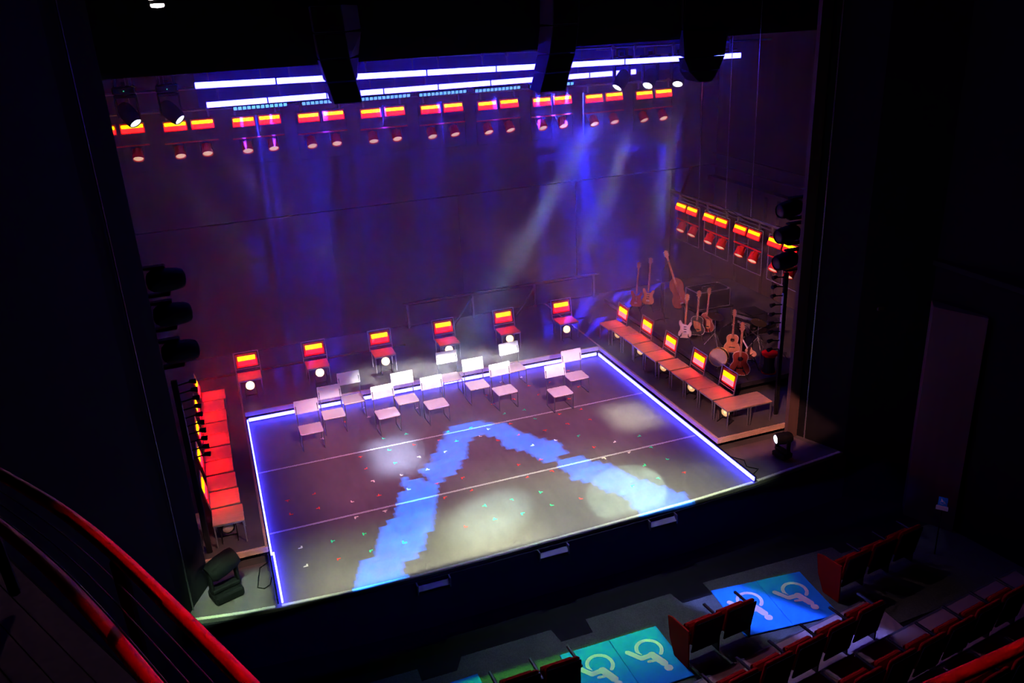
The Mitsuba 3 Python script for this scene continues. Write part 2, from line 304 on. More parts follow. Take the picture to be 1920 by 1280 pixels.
MARKS = "2.08,4.25,r;2.11,3.70,r;2.14,3.14,w;2.12,2.58,r;1.59,2.57,w;1.59,2.03,w;2.11,2.01,w;2.68,4.82,g;2.68,4.29,g;3.20,4.81,g;3.22,4.26,r;3.22,3.69,w;2.67,3.68,g;2.68,3.14,w;2.68,2.59,w;3.23,3.13,w;3.76,4.25,r;3.78,3.71,w;4.11,4.03,g;4.08,4.52,g;4.59,4.51,g;4.89,4.27,w;4.63,4.02,w;4.91,3.72,r;5.43,4.29,r;5.43,3.73,r;5.50,3.17,w;4.95,2.55,r;4.97,2.02,r;3.80,2.55,r;3.26,2.55,r;3.82,2.01,r;3.28,2.00,r;3.88,1.41,g;4.41,1.41,g;4.43,0.89,g;3.89,0.90,g;3.32,0.89,r;2.19,0.90,g;1.59,1.43,g;1.60,0.89,g;0.48,1.46,w;1.03,1.44,g;1.04,0.88,r;0.50,0.89,w;0.46,3.15,r;0.99,3.16,r;0.45,2.65,r;0.99,2.62,r;5.57,0.88,r;7.11,4.27,r;6.58,4.27,r;7.12,3.75,r;6.59,3.74,r;6.01,3.70,r;6.03,3.17,w;6.58,3.17,g;6.63,2.57,r;7.15,2.58,w;7.70,2.59,g;7.72,2.07,g;7.18,2.07,w;6.65,2.05,w;5.45,2.55,r;7.75,1.49,g;7.22,1.47,g;7.80,0.93,r;7.25,0.95,g;5.50,2.02,r;4.97,1.41,g;4.99,0.90,g;6.68,0.91,g;7.74,6.40,r;7.04,5.96,r;7.60,5.42,r;7.10,4.89,r;5.42,5.94,r;5.95,5.42,r;5.41,5.41,r;6.53,5.43,r;6.51,6.51,w;6.52,5.97,r;5.96,6.49,w;5.46,4.81,g;5.97,4.81,g;6.00,4.28,g;2.07,5.98,r;2.61,5.99,w;2.61,6.52,w;3.71,5.96,w;1.48,5.40,w"
mark_shapes = [pl('mark0', lambda: cat(box(-.045, .045, -.012, .012, 0, .002), box(-.012, .012, .012, .06, 0, .002))),
               pl('mark1', lambda: cat(box(-.012, .05, -.012, .012, 0, .002), box(-.012, .012, .012, .055, 0, .002))),
               pl('mark2', lambda: cat(box(-.05, .03, -.014, .014, 0, .002), box(-.05, -.022, -.06, -.014, 0, .002)))]
for i, s in enumerate(MARKS.split(';')):
    x, y, c = s.split(',')
    part('floor', 'spike_mark', mark_shapes[i % 3], {'r': 'm_markred', 'g': 'm_green', 'w': 'm_markwhite'}[c], at(float(x), float(y), 0.0062, rng.choice((0, 90, 180, 270))))
struct('trim_1', ribbon([(x, y) for x, y in front[1:-1]], 0.05, -1.25, -0.061), 'm_fascia', 'black fascia under the curved front edge of the stage', 'stage fascia')
struct('wall_back', box(-4.2, 15.2, 10.9, 11.1, -0.06, 3.72), 'm_wall', 'dark back wall of the stage behind the lit chairs', 'wall')
part('wall_back', 'upper_panel', box(-4.2, 15.2, 10.87, 11.1, 3.76, 10.5), 'm_wall')
for x in (-0.6, 2.95, 6.5, 10.05, 13.2): part('wall_back', 'joint_cover', box(x - .03, x + .03, 10.86, 10.9, 0.0, 3.72), 'm_wall')
struct('wall_right', box(14.7, 14.9, 1.3, 10.9, -0.06, 10.5), 'm_brown', 'brown side wall behind the musical instruments', 'wall')
for y in (2.5, 3.4, 4.6, 5.3, 6.4, 7.7, 8.3, 9.6): part('wall_right', 'pilaster', box(14.6, 14.7, y - 0.07, y + 0.07, 0, 3.3), 'm_brown')
part('wall_right', 'ledge', box(14.45, 14.7, 1.3, 10.9, 3.3, 3.42), 'm_brown')
part('wall_right', 'pipe', tube([(14.55, 1.4, 3.75), (14.55, 10.8, 3.75)], 0.04), 'm_brown')
part('wall_right', 'pipe', tube([(14.55, 1.4, 4.1), (14.55, 10.8, 4.1)], 0.03), 'm_brown')
struct('wall_left', box(-4.2, -4.0, 1.1, 10.9, -0.06, 10.5), 'm_wall', 'dark side wall in the left wing of the stage', 'wall')
struct('wall_proscenium_left', prism([(-1.03, 1.08), (-4.2, 1.08), (-4.2, -9.5), (-3.4, -9.5), (-2.4, -3.0), (-1.46, 0.2)], -1.25, 10.5), 'm_drape', 'black proscenium wall at the left of the stage opening', 'wall')
part('wall_proscenium_left', 'edge_strip', tube([(-1.30, 0.46, 0.0), (-1.30, 0.46, 9.0)], 0.012), 'm_darksteel')
struct('wall_proscenium_right', prism([(10.66, 1.33), (11.06, 0.29), (12.0, -0.45), (12.4, -3.0), (12.8, -9.0), (15.2, -9.0), (15.2, 1.33)], -1.25, 10.5), 'm_drape', 'black proscenium wall at the right of the stage opening', 'wall')
part('wall_proscenium_right', 'edge_board', box(10.42, 10.66, 1.24, 1.34, 0.0, 9.5), 'm_brown')
part('wall_proscenium_right', 'edge_strip', tube([(10.74, 1.10, 0.0), (10.74, 1.10, 9.5)], 0.012), 'm_steel')
part('wall_proscenium_right', 'notice_rail', box(11.25, 11.75, 0.0, 0.04, 3.05, 3.12, 0.01), 'm_brown', M=T().translate([0.0, 0.02, 0.0]))
part('wall_proscenium_right', 'pier', prism([(12.0, -0.45), (11.75, -0.75), (12.1, -1.6), (12.4, -1.2)], -1.25, 3.3), 'm_brown')
struct('ceiling', box(-4.2, 15.2, -14.5, 11.1, 10.5, 10.6), 'm_black', 'black ceiling above stage and auditorium', 'ceiling')
struct('trim_2', box(-4.0, 14.6, 4.15, 4.25, 7.80, 10.5), 'm_drape', 'black header drape across the top of the stage opening', 'header')
struct('floor_auditorium', box(-4.2, 15.2, -14.5, 1.2, -1.25, -1.02), 'm_black', 'black auditorium floor in front of the stage', 'floor')
teeth = [(-0.6, -1.36), (0.0, -1.36), (0.0, -1.06), (1.85, -1.08), (1.85, -1.36), (2.42, -1.36), (2.57, -1.09), (4.13, -1.08), (4.17, -1.41), (4.74, -1.41), (4.76, -1.07), (6.39, -1.05), (6.45, -1.36), (7.05, -1.36), (7.06, -1.02), (9.78, -1.07), (9.8, -1.3), (12.2, -1.2)]
part('floor_auditorium', 'carpet', prism(teeth + [(12.4, -3.05), (-0.6, -3.6)], -1.02, -1.003), 'm_carpet')
def tier(x0, x1, y0, z):
    sl = 0.145; f = lambda x, d: y0 + sl * (x - 7.0) - d
    b = prism([(x0, f(x0, 0)), (x1, f(x1, 0)), (x1, f(x1, 3.0)), (x0, f(x0, 3.0))], -1.02, z)
    k = numbered('floor_tier'); put(k, mikit.ply(b), 'm_black'); labels[k] = {'label': None, 'category': 'floor', 'kind': 'structure'}
    part(k, 'tread', prism([(x0 + .02, f(x0 + .02, .03)), (x1 - .02, f(x1 - .02, .03)), (x1 - .02, f(x1 - .02, .93)), (x0 + .02, f(x0 + .02, .93))], z, z + 0.012), 'm_treadwood')
    part(k, 'nosing', prism([(x0, f(x0, -.005)), (x1, f(x1, -.005)), (x1, f(x1, .03)), (x0, f(x0, .03))], z, z + 0.016), 'm_darksteel')
    return k
for i, (x0, x1, y0, z) in enumerate(((3.2, 9.25, -2.95, -0.85), (3.6, 11.8, -3.87, -0.68), (4.0, 12.2, -4.8, -0.5), (4.0, 12.4, -5.75, -0.3))):
    k = tier(x0, x1, y0, z); labels[k]['label'] = f'wooden seating step under the {ORD[i + 1]} row of red seats'

#HAZE
scene['stage_haze'] = {'type': 'cube', 'to_world': T().translate([5.3, 7.42, 4.2]) @ T().scale([9.0, 3.41, 4.1]), 'bsdf': {'type': 'null'},
                       'interior': {'type': 'homogeneous', 'sigma_t': 0.038, 'albedo': rgb((0.95, 0.95, 0.95))}}
labels['stage_haze'] = {'label': 'thin haze hanging over the rear of the stage and showing the light beams', 'category': 'haze', 'kind': 'stuff'}

#PLATFORMS
def platform(label, x0, x1, y0, y1, z1, sides, name='stage_platform', z0=0.0, edge='m_edge'):
    k = thing(name, label, 'platform')
    part(k, 'deck', box(x0, x1, y0, y1, z1 - 0.06, z1), 'm_deck')
    part(k, 'skirt', box(x0 + .1, x1 - .1, y0 + .1, y1 - .1, z0, z1 - 0.06), 'm_black')
    t = 0.045
    if 'f' in sides: part(k, 'edge_board', box(x0, x1, y0 - t, y0, z1 - 0.105, z1 + 0.004, 0.004), edge)
    if 'l' in sides: part(k, 'edge_board', box(x0 - t, x0, y0 - t, y1, z1 - 0.105, z1 + 0.004, 0.004), edge)
    if 'r' in sides: part(k, 'edge_board', box(x1, x1 + t, y0 - t, y1, z1 - 0.105, z1 + 0.004, 0.004), edge)
    if 'b' in sides: part(k, 'edge_board', box(x0, x1, y1, y1 + t, z1 - 0.105, z1 + 0.004, 0.004), edge)
    return k
platform('long grey platform with timber edge under the right row of seats', 8.90, 14.55, 1.45, 10.8, 0.25, 'fl')
platform('grey platform with timber edge under the left row of seats', -3.9, -0.08, 1.41, 10.8, 0.25, 'fr')
platform('wide grey rear platform under the six chairs with lamps', -0.03, 8.85, 6.99, 10.8, 0.25, 'f')
platform('raised band riser under the guitars and drum', 10.35, 14.45, 3.05, 9.6, 0.5, 'fl', 'band_riser', 0.25, 'm_darksteel')
k = thing('stage_barrier', 'low dark barrier with struts standing along the back wall', 'barrier')
part(k, 'top_rail', box(4.6, 10.6, 10.55, 10.62, 0.92, 0.98, 0.01), 'm_brown')
part(k, 'panel', box(4.6, 10.6, 10.57, 10.60, 0.30, 0.90), 'm_wall')
for x in (4.7, 6.6, 8.5, 10.4): part(k, 'post', box(x - .03, x + .03, 10.5, 10.56, 0.25, 0.95, .005), 'm_darksteel')
for x in (6.6, 8.5): part(k, 'strut', tube([(x, 10.5, 0.9), (x - 0.75, 10.05, 0.27)], 0.025), 'm_darksteel')
solo('baseboard_back', box(-0.95, 4.3, 9.3, 9.42, 0.25, 0.31, 0.01), 'm_brown', 'low wooden strip on the rear platform near the back wall', 'baseboard', kind='structure')

#LED FLOOR STRIPS
STRIP = (1.05, 1.1, 25.0)
def strip(label, segs):
    k = thing('led_strip', label, 'light strip')
    for a, b, hx, hy in segs:
        part(k, 'channel', box(a[0] - hx, b[0] + hx, a[1] - hy, b[1] + hy, 0.025, 0.125), 'm_black')
    return k
k = strip('glowing blue LED strip along the back edge of the dance floor', [((0.02, 6.93), (8.78, 6.93), 0, .012)])
for i in range(6):
    x0 = 0.03 + i * 1.457
    part(k, 'light_bar', box(x0, x0 + 1.445, 6.882, 6.915, 0.035, 0.115, .008), 'm_white', emit=STRIP, w=0.03)
k = strip('glowing blue LED strip along the right edge of the dance floor', [((8.83, 0.05), (8.83, 6.9), .012, 0)])
for i in range(5):
    y0 = 0.06 + i * 1.36
    part(k, 'light_bar', box(8.782, 8.815, y0, y0 + 1.35, 0.035, 0.115, .008), 'm_white', emit=STRIP, w=0.03)
k = strip('glowing blue LED strip along the left edge of the dance floor', [((-0.03, 0.05), (-0.03, 6.88), .012, 0)])
for i in range(5):
    y0 = 0.02 + i * 1.37; dx = 0.035 if i == 0 else 0.0
    part(k, 'light_bar', box(-0.015 + dx, 0.018 + dx, y0, y0 + 1.36, 0.035, 0.115, .008), 'm_white', emit=STRIP, w=0.03)

#CHAIRS
def rounded(x0, x1, y0, y1, r):
    return Polygon([(x0 + r, y0 + r), (x1 - r, y0 + r), (x1 - r, y1 - r), (x0 + r, y1 - r)]).buffer(r, 4)
W2 = 0.24
P_seat = pl('seat', lambda: prism(rounded(-W2, W2, 0, .44, .03), .398, .418)); P_edge = pl('seatedge', lambda: prism(rounded(-W2 + .004, W2 - .004, .004, .436, .03), .388, .398))
def _back():
    b = prism(rounded(-.255, .255, 0, .29, .012), -.009, .009); v = b.vertices.copy()
    b = trimesh.Trimesh(np.stack([v[:, 0], v[:, 2], v[:, 1]], 1), b.faces[:, ::-1], process=False)
    return xf(b, T().translate([0, .45, .685]) @ T().rotate([1, 0, 0], -9))
P_back = pl('back', _back)
def _side(s):
    x = s * (W2 - .012)
    return bars([(x, .012, .385), (x, .012, .012), (x, .445, .012), (x, .435, .42), (x, .452, .70), (x, .468, .86)], .0105, 6)
P_side = [pl(f'side{s}', lambda s=s: _side(s)) for s in (-1, 1)]
P_cross = [pl(f'cross{y}', lambda y=y: tube([(-W2 + .01, y, .378), (W2 - .01, y, .378)], .0095)) for y in (.02, .42)]
P_foot = pl('foot', lambda: cat(box(-.014, .014, 0.0, .03, 0, .006), box(-.014, .014, .42, .45, 0, .006)))
CHAIRS = [(1.24, 4.95, 1.2, 'leftmost of the twelve'), (1.80, 5.47, 0, 'second from the left'), (2.34, 6.04, 1.2, 'third from the left'),
          (2.91, 4.97, 2.5, 'fourth from the left'), (3.47, 5.49, 2.0, 'fifth from the left'), (4.02, 4.96, 2.4, 'sixth from the left'),
          (4.71, 6.22, -1.0, 'seventh from the left'), (5.16, 5.52, 1.2, 'eighth from the left'), (5.65, 4.97, 3.0, 'ninth from the left'),
          (6.29, 6.07, 5.0, 'tenth from left, half hidden'), (6.75, 4.345, 1.2, 'eleventh from left, nearest the audience'), (7.43, 4.975, 1.2, 'rightmost of the twelve')]
for x, y, a, s in CHAIRS:
    k = thing('stage_chair', f'white chair with thin steel sled frame, {s}', 'chair', 'white chairs on the dance floor')
    M = at(x, y, 0.005, a)
    part(k, 'seat', P_seat, 'm_white', M); part(k, 'seat_edge', P_edge, 'm_ply', M)
    part(k, 'backrest', P_back, 'm_white', M)
    for i, q in enumerate(P_side):
        part(k, 'sled_frame', q, 'm_darksteel', M)
    for q in P_cross: part(k, 'crossbar', q, 'm_darksteel', M)

# ---- wooden seats, with or without a lit backrest; local: front at y=0 facing -y, origin on platform under the front middle
def f_leg(x, y): return pl(f'leg{x}{y}', lambda: box(x - .011, x + .011, y - .011, y + .011, 0, .425))
P_wseat = pl('wseat', lambda: box(-.27, .27, 0, .52, .43, .452, .005)); P_rim = pl('wrim', lambda: cat(box(-.262, .262, .008, .03, .405, .43), box(-.262, .262, .49, .512, .405, .43), box(-.262, -.24, .03, .49, .405, .43), box(.24, .262, .03, .49, .405, .43)))
LEAN = T().translate([0, .505, .45]) @ T().rotate([1, 0, 0], -10)
P_bframe = pl('bframe', lambda: xf(bars([(-.285, 0, -.44), (-.285, 0, .50), (.285, 0, .50), (.285, 0, -.44)], .0125, 4), T().translate([0, .53, .45])) if False else xf(cat(bars([(-.285, 0, -.03), (-.285, 0, .49), (.285, 0, .49), (.285, 0, -.03)], .0125, 4), bars([(-.285, 0, .09), (.285, 0, .09)], .0125, 4)), LEAN))
P_board = pl('lboard', lambda: xf(box(-.25, .25, .005, .03, .12, .45, .006), LEAN))
P_yel = pl('lyel', lambda: xf(box(-.205, .205, -.012, .004, .285, .395, .004), LEAN))
P_redp = pl('lred', lambda: xf(box(-.205, .205, -.012, .004, .165, .280, .004), LEAN))
YEL, RED = (2.4, 1.5, 0.0), (21.0, 0.02, 0.06)
def seat(x, y, z, rz, label, lit, name=None, group=None, wts=(0.0, 0.03), yel=YEL, red=RED):
    M = at(x, y, z, rz)
    k = thing(name or ('lit_chair' if lit else 'wooden_stool'), label, 'chair' if lit else 'stool', group)
    part(k, 'seat', P_wseat, 'm_wood', M); part(k, 'seat_frame', P_rim, 'm_steel', M)
    for lx in (-.25, .25):
        for ly in (.02, .5): part(k, 'leg', f_leg(lx, ly), 'm_steel', M)
    if lit:
        part(k, 'back_frame', P_bframe, 'm_steel', M)
        b = part(k, 'light_panel', P_board, 'm_redboard', M)
        put(f'{b}__yellow_strip', P_yel, 'm_black', M, yel, wts[0]); put(f'{b}__red_strip', P_redp, 'm_black', M, red, wts[1])
        labels[b] = {'label': 'glowing panel, yellow above and red below'}
    return k
BX = [0.225, 1.82, 3.455, 5.115, 6.755, 8.40]
for i, x in enumerate(BX):
    seat(x, 7.76, 0.25, 0, f'wooden chair with yellow and red light panel, {ORD[i]} from the left along the back platform', True, group='lit chairs on the back platform')
RY = [7.43, 6.89, 6.31, 5.72, 5.11, 4.53, 3.91, 3.33, 2.79, 2.20]
RXF = [9.10, 9.17, 9.19, 9.17, 9.17, 9.2, 9.2, 9.22, 9.23]
for i in range(9):
    yc = (RY[i] + RY[i + 1]) / 2
    seat(RXF[i], yc, 0.25, -90, (f'wooden chair with lit back, {ORD[i // 2]} from the rear in the right row' if i % 2 == 0 else f'plain wooden stool, {ORD[i // 2]} from the rear among the right row of seats'), i % 2 == 0, group='lit chairs in the right row' if i % 2 == 0 else 'wooden stools in the right row', red=(20.0, 0.30, 0.42))
LY = [7.47, 6.94, 6.35, 5.77, 5.19, 4.62, 4.02, 3.46, 2.85, 2.20, 1.66]
LXF = [-0.37, -0.42, -0.40, -0.41, -0.40, -0.40, -0.40, -0.38, -0.36, -0.33]
for i in range(10):
    yc = (LY[i] + LY[i + 1]) / 2; lit = i % 2 == 0 and i < 9
    seat(LXF[i], yc, 0.25 + (0.006 if lit else 0), 90, (f'wooden chair with lit back, {ORD[i // 2]} from the rear in the left row' if lit else f'plain wooden stool, {ORD[i // 2]} from the rear among the left row of seats'), lit, group='lit chairs in the left row' if lit else 'wooden stools in the left row', red=(74.0, .05, .15))
seat(-1.05, 1.93, 0.25, 90, 'wooden stool half hidden behind the left proscenium wall, apart from the left row', False)
k = thing('wooden_bench', 'wide wooden bench top set crosswise at the front end of the right row', 'bench')
part(k, 'seat', box(9.22, 10.30, 1.64, 2.17, 0.683, 0.706, .005), 'm_wood')
part(k, 'seat_frame', cat(box(9.23, 10.29, 1.65, 1.67, .66, .683), box(9.23, 10.29, 2.14, 2.16, .66, .683), box(9.23, 9.25, 1.67, 2.14, .66, .683), box(10.27, 10.29, 1.67, 2.14, .66, .683)), 'm_steel')
for x in (9.24, 9.73, 9.79, 10.28):
    for y in (1.66, 2.15): part(k, 'leg', box(x - .011, x + .011, y - .011, y + .011, 0.25, .66), 'm_steel')

#PAR CANS
P_can = pl('can', lambda: lathe([(.0, -.20), (.06, -.20), (.075, -.17), (.078, -.09), (.108, -.05), (.112, .03), (.104, .03), (.100, .0)], 14), 35)
P_ribs = pl('ribs', lambda: cat([box(-.012, .012, .07, .098, -.18, -.02).apply_transform(np.array(T().rotate([0, 0, 1], a).matrix)) for a in range(0, 360, 60)]))
P_lens = pl('lens', lambda: lathe([(.100, .0), (.085, .016), (.055, .028), (.025, .034), (.0, .036)], 16), True)
P_bulb = pl('bulb', lambda: lathe([(.034, .034), (.03, .044), (.015, .052), (.0, .055)], 12), True)
P_yoke = pl('yoke', lambda: bars([(-.125, 0, -.06), (-.125, 0, -.29), (.125, 0, -.29), (.125, 0, -.06)], .009, 4))
P_stand = pl('parstand', lambda: cat(bars([(-.13, -.1, .012), (-.13, .13, .012), (.13, .13, .012), (.13, -.1, .012)], .01, 4), bars([(-.13, .0, .012), (-.13, .0, .30)], .009, 4), bars([(.13, .0, .012), (.13, .0, .30)], .009, 4)))
def par(pos, d, label, group, lens, w=0.0, floor_z=None, bulb=None, rz=0):
    k = thing('par_can', label, 'spotlight', group); M = aim_m(pos, d)
    part(k, 'body', P_can, 'm_redlit' if floor_z is None else 'm_blackgloss', M); part(k, 'cooling_rib', P_ribs, 'm_redlit' if floor_z is None else 'm_blackgloss', M)
    part(k, 'lens', P_lens, 'm_glass', M, emit=lens, w=w)
    if bulb: part(k, 'bulb', P_bulb, 'm_glass', M, emit=bulb)
    if floor_z is None: part(k, 'yoke', P_yoke, 'm_darksteel', M)
    else: part(k, 'floor_stand', P_stand, 'm_blackgloss', at(pos[0], pos[1], floor_z, rz))
    return k
for i, (x, z, e) in enumerate([(0.20, .56, 1), (1.83, .57, 1), (3.44, .56, 1), (5.07, .57, .8), (6.70, .57, .55), (8.30, .55, .4)]):
    par((x, 7.74, z), (-0.12, -1, .45 if i < 5 else .3), f'glowing round lamp under the {ORD[i]} lit chair of the back platform', 'lamps under the back chairs', np.array([6, 3.6, 1.7]) * e, 0.05, 0.25)
for i, (y, z) in enumerate([(7.0, .47), (5.75, .47), (4.6, .48), (3.35, .48), (2.0, .48)]):
    par((9.42, y, z), (-1, -.55, .15), f'amber round lamp under the right row, {ORD[i]} from the rear', 'lamps under the right row', (.75, .42, .16), 0.0, 0.25, (1.6, 1.0, .45), -60)
par((-0.62, 1.85, .5), (.3, -1, .05), 'dark unlit lamp under the front stool of the left row', None, None, 0, 0.25)

def hung_pipe(a, b, label):
    k = thing('lighting_pipe', label, 'pipe'); a, b = np.array(a), np.array(b)
    part(k, 'pipe', tube([a, b], .025, 8), 'm_darksteel', None, 40)
    n = max(2, int((b[0] - a[0]) / 3.2) + 1)
    for i in range(n):
        q = a + (b - a) * (.08 + .84 * i / (n - 1)); part(k, 'hanger', tube([q, (q[0], q[1], 10.5)], .006, 4), 'm_darksteel')
#HANGING FRAMES
P_hyel = pl('hyel', lambda: box(-.20, .20, -.022, -.004, -.062, .0, .003)); P_hred = pl('hred', lambda: box(-.205, .205, -.02, -.004, -.15, -.066, .003)); P_hboard = pl('hboard', lambda: box(-.225, .225, -.004, .025, -.17, .035, .004))
P_hframe = pl('hframe', lambda: cat(bars([(-.52, .03, .06), (-.52, .03, -.93), (.52, .03, -.93), (.52, .03, .06), (-.52, .03, .06)], .011, 4), bars([(0, .03, .06), (0, .03, -.93)], .009, 4)))
P_hbar = pl('hbar', lambda: box(-.52, .52, .0, .03, -.415, -.385, .004))
P_hclamp = [pl(f'hclamp{x}', lambda x=x: cat(box(x - .02, x + .02, .0, .06, .06, .22, .006), box(x - .035, x + .035, .0, .07, .20, .27, .01))) for x in (-.4, .4)]
PARAIM = (0.02, -.62, -.78)
def frame(x, y, z, rz, label, group, tilt, paraim, parlabel, pargroup, skip=(), e=1.0, w=(0.0, 0.025)):
    M0 = at(x, y, z, rz); k = thing('hanging_light_frame', label, 'light frame', group)
    part(k, 'frame', P_hframe, 'm_black' if rz == 0 else 'm_steel', M0); part(k, 'crossbar', P_hbar, 'm_redlit', M0)
    for q in P_hclamp: part(k, 'clamp', q, 'm_darksteel', M0)
    R = np.array(M0.matrix)[:3, :3]
    for j, s in enumerate((-.26, .26)):
        if s in skip: continue
        M = M0 @ T().translate([s, 0, 0]) @ T().rotate([1, 0, 0], tilt)
        b = part(k, 'light_panel', P_hboard, 'm_redboard', M)
        put(f'{b}__yellow_strip', P_hyel, 'm_black', M, np.array([4.5, 2.6, 0.0]) * e, w[0]); put(f'{b}__red_strip', P_hred, 'm_black', M, np.array([10, .03, .03]) * e, w[1])
        labels[b] = {'label': 'glowing panel, yellow above and red below'}
        c = np.array(M0.matrix) @ np.array([s, -.02, -.64, 1.0])
        d = np.array(paraim) + np.array([rng.uniform(-.06, .06), rng.uniform(-.06, .06), 0])
        par(c[:3], d, parlabel.format(('left', 'right')[j] if rz == 0 else ('rear', 'front')[j]), pargroup, np.array([.62, .36, .22]) * (0.9 + .2 * rng.random()), 0.0)
    return k
for i in range(10):
    x = -1.88 + 1.31 * i; xc = x + .21 + .26; z = 6.73 - 0.0205 * (x + .6)
    if i == 0: continue
    n = ['leftmost', 'second from left', 'third from left', 'fourth from left, partly behind a loudspeaker', 'fifth from left', 'sixth from left', 'seventh from left', 'eighth from left, partly behind a loudspeaker', 'ninth from left', 'rightmost'][i] if i else 'x'
    n = {1: 'second visible from the left'}.get(i, n)
    ls = ORD[i]
    frame(xc, 7.0, z, 0, f'hanging frame with glowing panels, {ls} from left in the row above the stage', 'light frames above the stage', -14, PARAIM, 'red hanging lamp, {} one in the ' + ls + ' frame above the stage', 'lamps in the frames above the stage')
x = -1.88; frame(x + .47, 7.0, 6.756, 0, 'hanging frame half hidden by the left proscenium wall, above the stage', 'light frames above the stage', -14, PARAIM, 'red hanging lamp, {} one in the first frame above the stage', 'lamps in the frames above the stage')
for i, y in enumerate((6.36, 5.09, 3.83, 2.57)):
    frame(11.0, y, 3.78, -90, f'hanging frame with glowing panels, {ORD[i]} from the rear at the right side', 'light frames at the right side', -18, (-.62, -.25, -.75), 'red hanging lamp, {} one in the ' + ORD[i] + ' frame at the right side', 'lamps in the right side frames')
k = thing('lighting_pipe', 'long pipe with cables carrying the four light frames at the right', 'pipe')
part(k, 'pipe', tube([(11.03, 7.25, 4.02), (11.03, 1.6, 4.02)], .03, 8), 'm_darksteel'); part(k, 'pipe', tube([(11.03, 7.25, 3.92), (11.03, 1.6, 3.92)], .015, 6), 'm_darksteel')
pts = lambda y0, y1, s: [(11.03 + .03 * math.sin(9 * t + s), y0 + (y1 - y0) * t, 4.06 + .03 * math.sin(31 * t + s) - .10 * math.sin(math.pi * ((5 * t + s) % 1)) ** 2) for t in np.linspace(0, 1, 40)]
for s in (0.0, 0.4): part(k, 'cable', tube(pts(7.2, 1.8, s), .009, 4), 'm_blackgloss')
for x, y in ((11.03, 5.9), (11.03, 4.76), (11.03, 3.79), (11.03, 2.0)): part(k, 'suspension_wire', tube([(x, y, 4.03), (x, y + .05, 10.4)], .007, 4), 'm_steel')
part(k, 'arm', tube([(11.03, 6.7, 4.02), (11.9, 7.7, 4.45)], .035, 6), 'm_brown')
hung_pipe((-2.2, 7.03, 6.98), (11.4, 7.03, 6.72), 'black pipe carrying the row of light frames above the stage')

#OVERHEAD LED BARS
def ledbar(x0, x1, y, z, label, group, w, tilt):
    T_ = T().translate([x0, y, z]) @ T().rotate([0, 1, 0], tilt) @ T().translate([-x0, -y, -z])
    k = thing('led_bar', label, 'LED bar', group)
    part(k, 'housing', box(x0, x1, y, y + .09, z - .03, z + .085, .01), 'm_black', T_)
    part(k, 'light_face', box(x0 + .006, x1 - .006, y - .02, y, z - .027, z + .08, .008), 'm_white', T_, emit=(1.05, 1.05, 46.0), w=w)
    for x in (x0 + .25, x1 - .25): part(k, 'hook', cat(box(x - .012, x + .012, y + .03, y + .06, z + .06, z + .26), box(x - .03, x + .03, y + .01, y + .08, z + .24, z + .345, .01)), 'm_darksteel')
for i in range(8):
    x0 = 0.12 + 1.411 * i; z = 7.54 - .0185 * x0
    ledbar(x0, x0 + 1.40, 5.0, z - .02, f'bright blue-white LED bar, {ORD[i]} from the left in the upper row', 'LED bars of the upper row', .07, 1.06)
for i in range(8):
    x0 = 0.28 + 1.158 * i; z = 7.075 - .003 * x0
    ledbar(x0, x0 + 1.148, 6.3, z - .02, f'bright blue-white LED bar, {ORD[i]} from the left in the lower row', 'LED bars of the lower row', .07, .17)
hung_pipe((-1.5, 5.06, 7.86), (12.2, 5.06, 7.62), 'black pipe above the upper row of blue LED bars')
hung_pipe((-1.5, 6.36, 7.40), (12.2, 6.36, 7.37), 'black pipe above the lower row of blue LED bars')
P_cell = pl('cell', lambda: box(-.034, .034, -.008, .0, -.032, .032, .006)); P_sbody = pl('sbody', lambda: box(-.54, .54, .0, .10, -.05, .055, .012)); P_bez = pl('sbez', lambda: cat([box(-.0485 - .48 + .0882 * i - .003 + .0044, -.0485 - .48 + .0882 * i + .003 + .0044, -.012, 0, -.045, .045) for i in range(13)]))
BARS = [0.77, 2.11, 3.32, 4.56, 5.80, 7.08]
for i, x in enumerate(BARS):
    k = thing('beam_bar', f'black bar of twelve pale blue beam cells, {ORD[i]} from the left under the LED bars', 'LED bar', 'beam bars under the LED bars')
    M = at(x + .53, 6.62, 6.94 - .012 * i, 0) @ T().rotate([1, 0, 0], 12)
    part(k, 'body', P_sbody, 'm_black', M); part(k, 'cell_divider', P_bez, 'm_black', M)
    for j in range(12): part(k, 'beam_cell', P_cell, 'm_white', M @ T().translate([-.485 + .0882 * j, -.001, 0]), emit=np.array([.10, .55, 1.15]) * (1.15 if i in (0, 5) else .9))
# the light of the cells: narrow blue beams, those of the outer bars strongest
for i, x in enumerate(BARS):
    for j in range(4 if i in (0, 5) else 1):
        xs = x + .14 + .26 * j if i in (0, 5) else x + .53
        sl = {0: .01 + .083 * j, 5: .46 + .24 * j}.get(i, (i - 2.5) * .08)      # how far the sheet of light leans sideways
        hw = {0: .055, 5: .085}.get(i, .14)
        def sheet(X, Y, xs=xs, sl=sl, hw=hw):
            d = dr.maximum(Y - 6.57, 0.1)
            return mikit.smoothstep(0.0, 1.0, 1.3 - dr.abs((X - xs) / d - sl) / hw) * mikit.smoothstep(.8, 2.6, d) * mikit.smoothstep(-30.0, -7.0, -d)
        P = (xs, 6.57, 6.86); profile(f'light_beam_{i}_{j}', P, (xs + sl * 5, 11.6, 0.0), np.array([.012, .02, 1.0]) * {0: 360, 5: 1500 + 1100 * j}.get(i, 230), 42, .8 if i in (0, 5) else .5, sheet)

#BORDER
solo('border_cloth', box(0.15, 11.4, 6.86, 6.90, 6.99, 8.3), 'm_border_bluelit', 'border cloth behind the blue LED bars, coloured with their blue light', 'border cloth')

